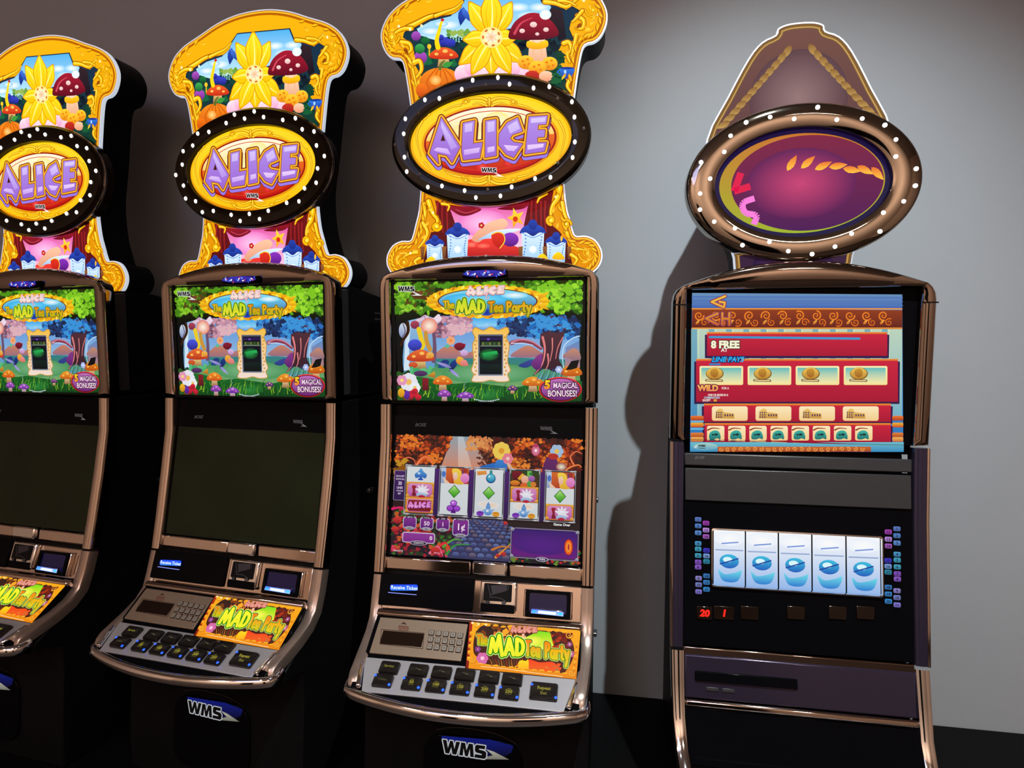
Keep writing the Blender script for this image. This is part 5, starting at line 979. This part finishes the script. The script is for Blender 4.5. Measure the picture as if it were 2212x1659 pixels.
# red number displays
def led(x0, x1, txt):
    (ua, va), (ub, vb) = R_REEL.uv(x0, 1336), R_REEL.uv(x1, 1311); c = ((ua + ub) / 2, (va + vb) / 2)
    d = mk('number_display', *box_vf(ua - c[0], ub - c[0], va - c[1], vb - c[1], -.001, .002), 'display', ROOT, bevel=.001); R_REEL.place(d, ROOT, *c)
    if txt:
        a = Art(T=lambda x, y: (x, -y)); a.text(txt, 0, .0075, .015, (255, 30, 20), .05, shear=.15); q = a.build('digits', 'glowprint', d); q.location = (0, 0, .0022)
led(1505, 1538, '20'); led(1542, 1585, '1')
for x in (1600, 1700, 1790, 1850): led(x, x + 38, None)
# lower panel and its deck
o = mk('chrome_strip', *box_vf(-.25, .25, -.030, -.008, -.012, .002), 'smoke', ROOT, bevel=.003); R_REEL.place(o, ROOT)
o = mk('printer_panel', *box_vf(-.248, .248, .070, .166, -.012, .001), 'purple', ROOT, bevel=.004); R_LOW.place(o, ROOT)
o = mk('printer_slot', *box_vf(-.225, .0, .110, .132, .001, .006), 'gloss', ROOT, bevel=.002); R_LOW.place(o, ROOT)
for x in (-.20, -.165): o = mk('printer_key', *box_vf(x, x + .028, .090, .098, .001, .0035), 'side', ROOT, bevel=.001); R_LOW.place(o, ROOT)
o = mk('chrome_rail', *box_vf(-.248, .248, .052, .068, -.012, .006), 'chrome', ROOT, bevel=.005); R_LOW.place(o, ROOT)
o = mk('front_panel', *box_vf(-.248, .248, -.075, .050, -.012, .000), 'gloss', ROOT, bevel=.002); R_LOW.place(o, ROOT)
R_DECK = Panel(XR, 1.17, .565, 1.28, .600)
o = mk('deck_plate', *box_vf(-.235, .235, 0, .118, -.02, 0), 'alu', ROOT, bevel=.003); R_DECK.place(o, ROOT)
for i in range(6):
    b = mk('button', *loft_vf([[(x, y, z) for x, y in rrect(-.024 + i_, .024 - i_, -.016 + i_, .016 - i_, .004, 4)] for z, i_ in ((0, 0), (.007, .0005), (.0095, .002), (.0102, .004))], True, False, True), 'btn', ROOT, smooth=True); R_DECK.place(b, ROOT, -.19 + .075 * i, .062)
# topper: bronze oval ring on a tapered lit panel
half = [(0, 2.300), (.03, 2.298), (.05, 2.290), (.055, 2.276), (.085, 2.262), (.115, 2.226), (.16, 2.14), (.205, 2.045), (.20, 1.93), (.16, 1.82), (.135, 1.76), (.13, 1.655)]
outl2 = smooth([(-x, z) for x, z in half[::-1]] + half[1:], False, 3)
tp2 = mk('topper_case', *prism_vf([(x, z - 2.0) for x, z in inset_poly(outl2, .005)], -.09, -.010), 'black', ROOT, bevel=.004); R_TOP.place(tp2, ROOT)
mk('acrylic_edge', *prism_vf([(x, z - 2.0) for x, z in outl2], -.010, 0), 'acryl', tp2)
a = Art(R_TOP); a.T = lambda u, v: (u, v); f2 = [(x, z - 2.0) for x, z in inset_poly(outl2, .0035)]
a.layer([f2], (40, 26, 60), (110, 70, 60)); a.layer(a._stroke(inset_poly(f2, .006), .010, None, True), (120, 86, 40)); a.layer(a._stroke(inset_poly(f2, .008), .003, None, True), (190, 150, 80))
a.glow(0, .13, .11, .11, (140, 110, 110), (84, 54, 62))
for i in range(12):
    for s in (-1, 1): a.leaf(s * (.02 + .012 * i), .25 - .015 * i, .035, .008, (-60 if s > 0 else 240) + 3 * i * s, (190, 150, 80), (130, 90, 40))
a.glow(0, -.26, .09, .07, (90, 50, 90), (44, 28, 62))
q = a.build('topper_artwork', 'art', tp2); q.rotation_euler = (0, 0, 0); q.location = (0, 0, .0004)
vf = ring_vf(ellipse(.256, .180, 96), ellipse(.190, .122, 96), [(0, -.035), (0, -.006), (.05, .003), (.16, .008), (.5, .010), (.85, .009), (.97, .006), (1, -.004)], (0, 0))
ov2 = mk('oval_ring', *vf, 'ringr', ROOT, smooth=True); R_OV.place(ov2, ROOT)
sub('oval_back', prism_vf(ellipse(.246, .170, 64), -.034, -.006), 'black', ov2)
for i in range(28):
    t = 2 * math.pi * (i + .5) / 28; k = (.885, .80)[i % 2] if i % 3 else .93
    bl = mk('bulb', *dome_vf(.0050, .0045), 'bulb', ov2, smooth=True); bl.location = (.256 * k * math.cos(t), .180 * k * .985 * math.sin(t), .0085)
a = Art(R_OV); a.T = lambda u, v: (u, v)
a.layer([ellipse(.190, .122, 70)], (24, 12, 60)); a.layer([ellipse(.180, .113, 70)], (150, 170, 40), (190, 110, 40)); a.layer([ellipse(.165, .108, 70, .012, 0)], (70, 16, 80), (120, 24, 60))
a.glow(0, 0, .12, .08, (190, 60, 110), (90, 20, 80))
a.layer(a._stroke([(-.132, .03), (-.146, -.012), (-.11, -.002)], .016), (214, 20, 70)); a.layer(a._stroke(smooth([(-.10, -.03), (-.125, -.04), (-.12, -.062), (-.095, -.07), (-.10, -.09)]), .014), (240, 120, 210))
for i in range(7): a.leaf(-.03 + .03 * i, .03 + .004 * (i % 2), .04, .008, 60 - 18 * i, (250, 190, 60), (220, 100, 40))
q = a.build('oval_artwork', 'art', ov2); q.rotation_euler = (0, 0, 0); q.location = (0, 0, -.0052)
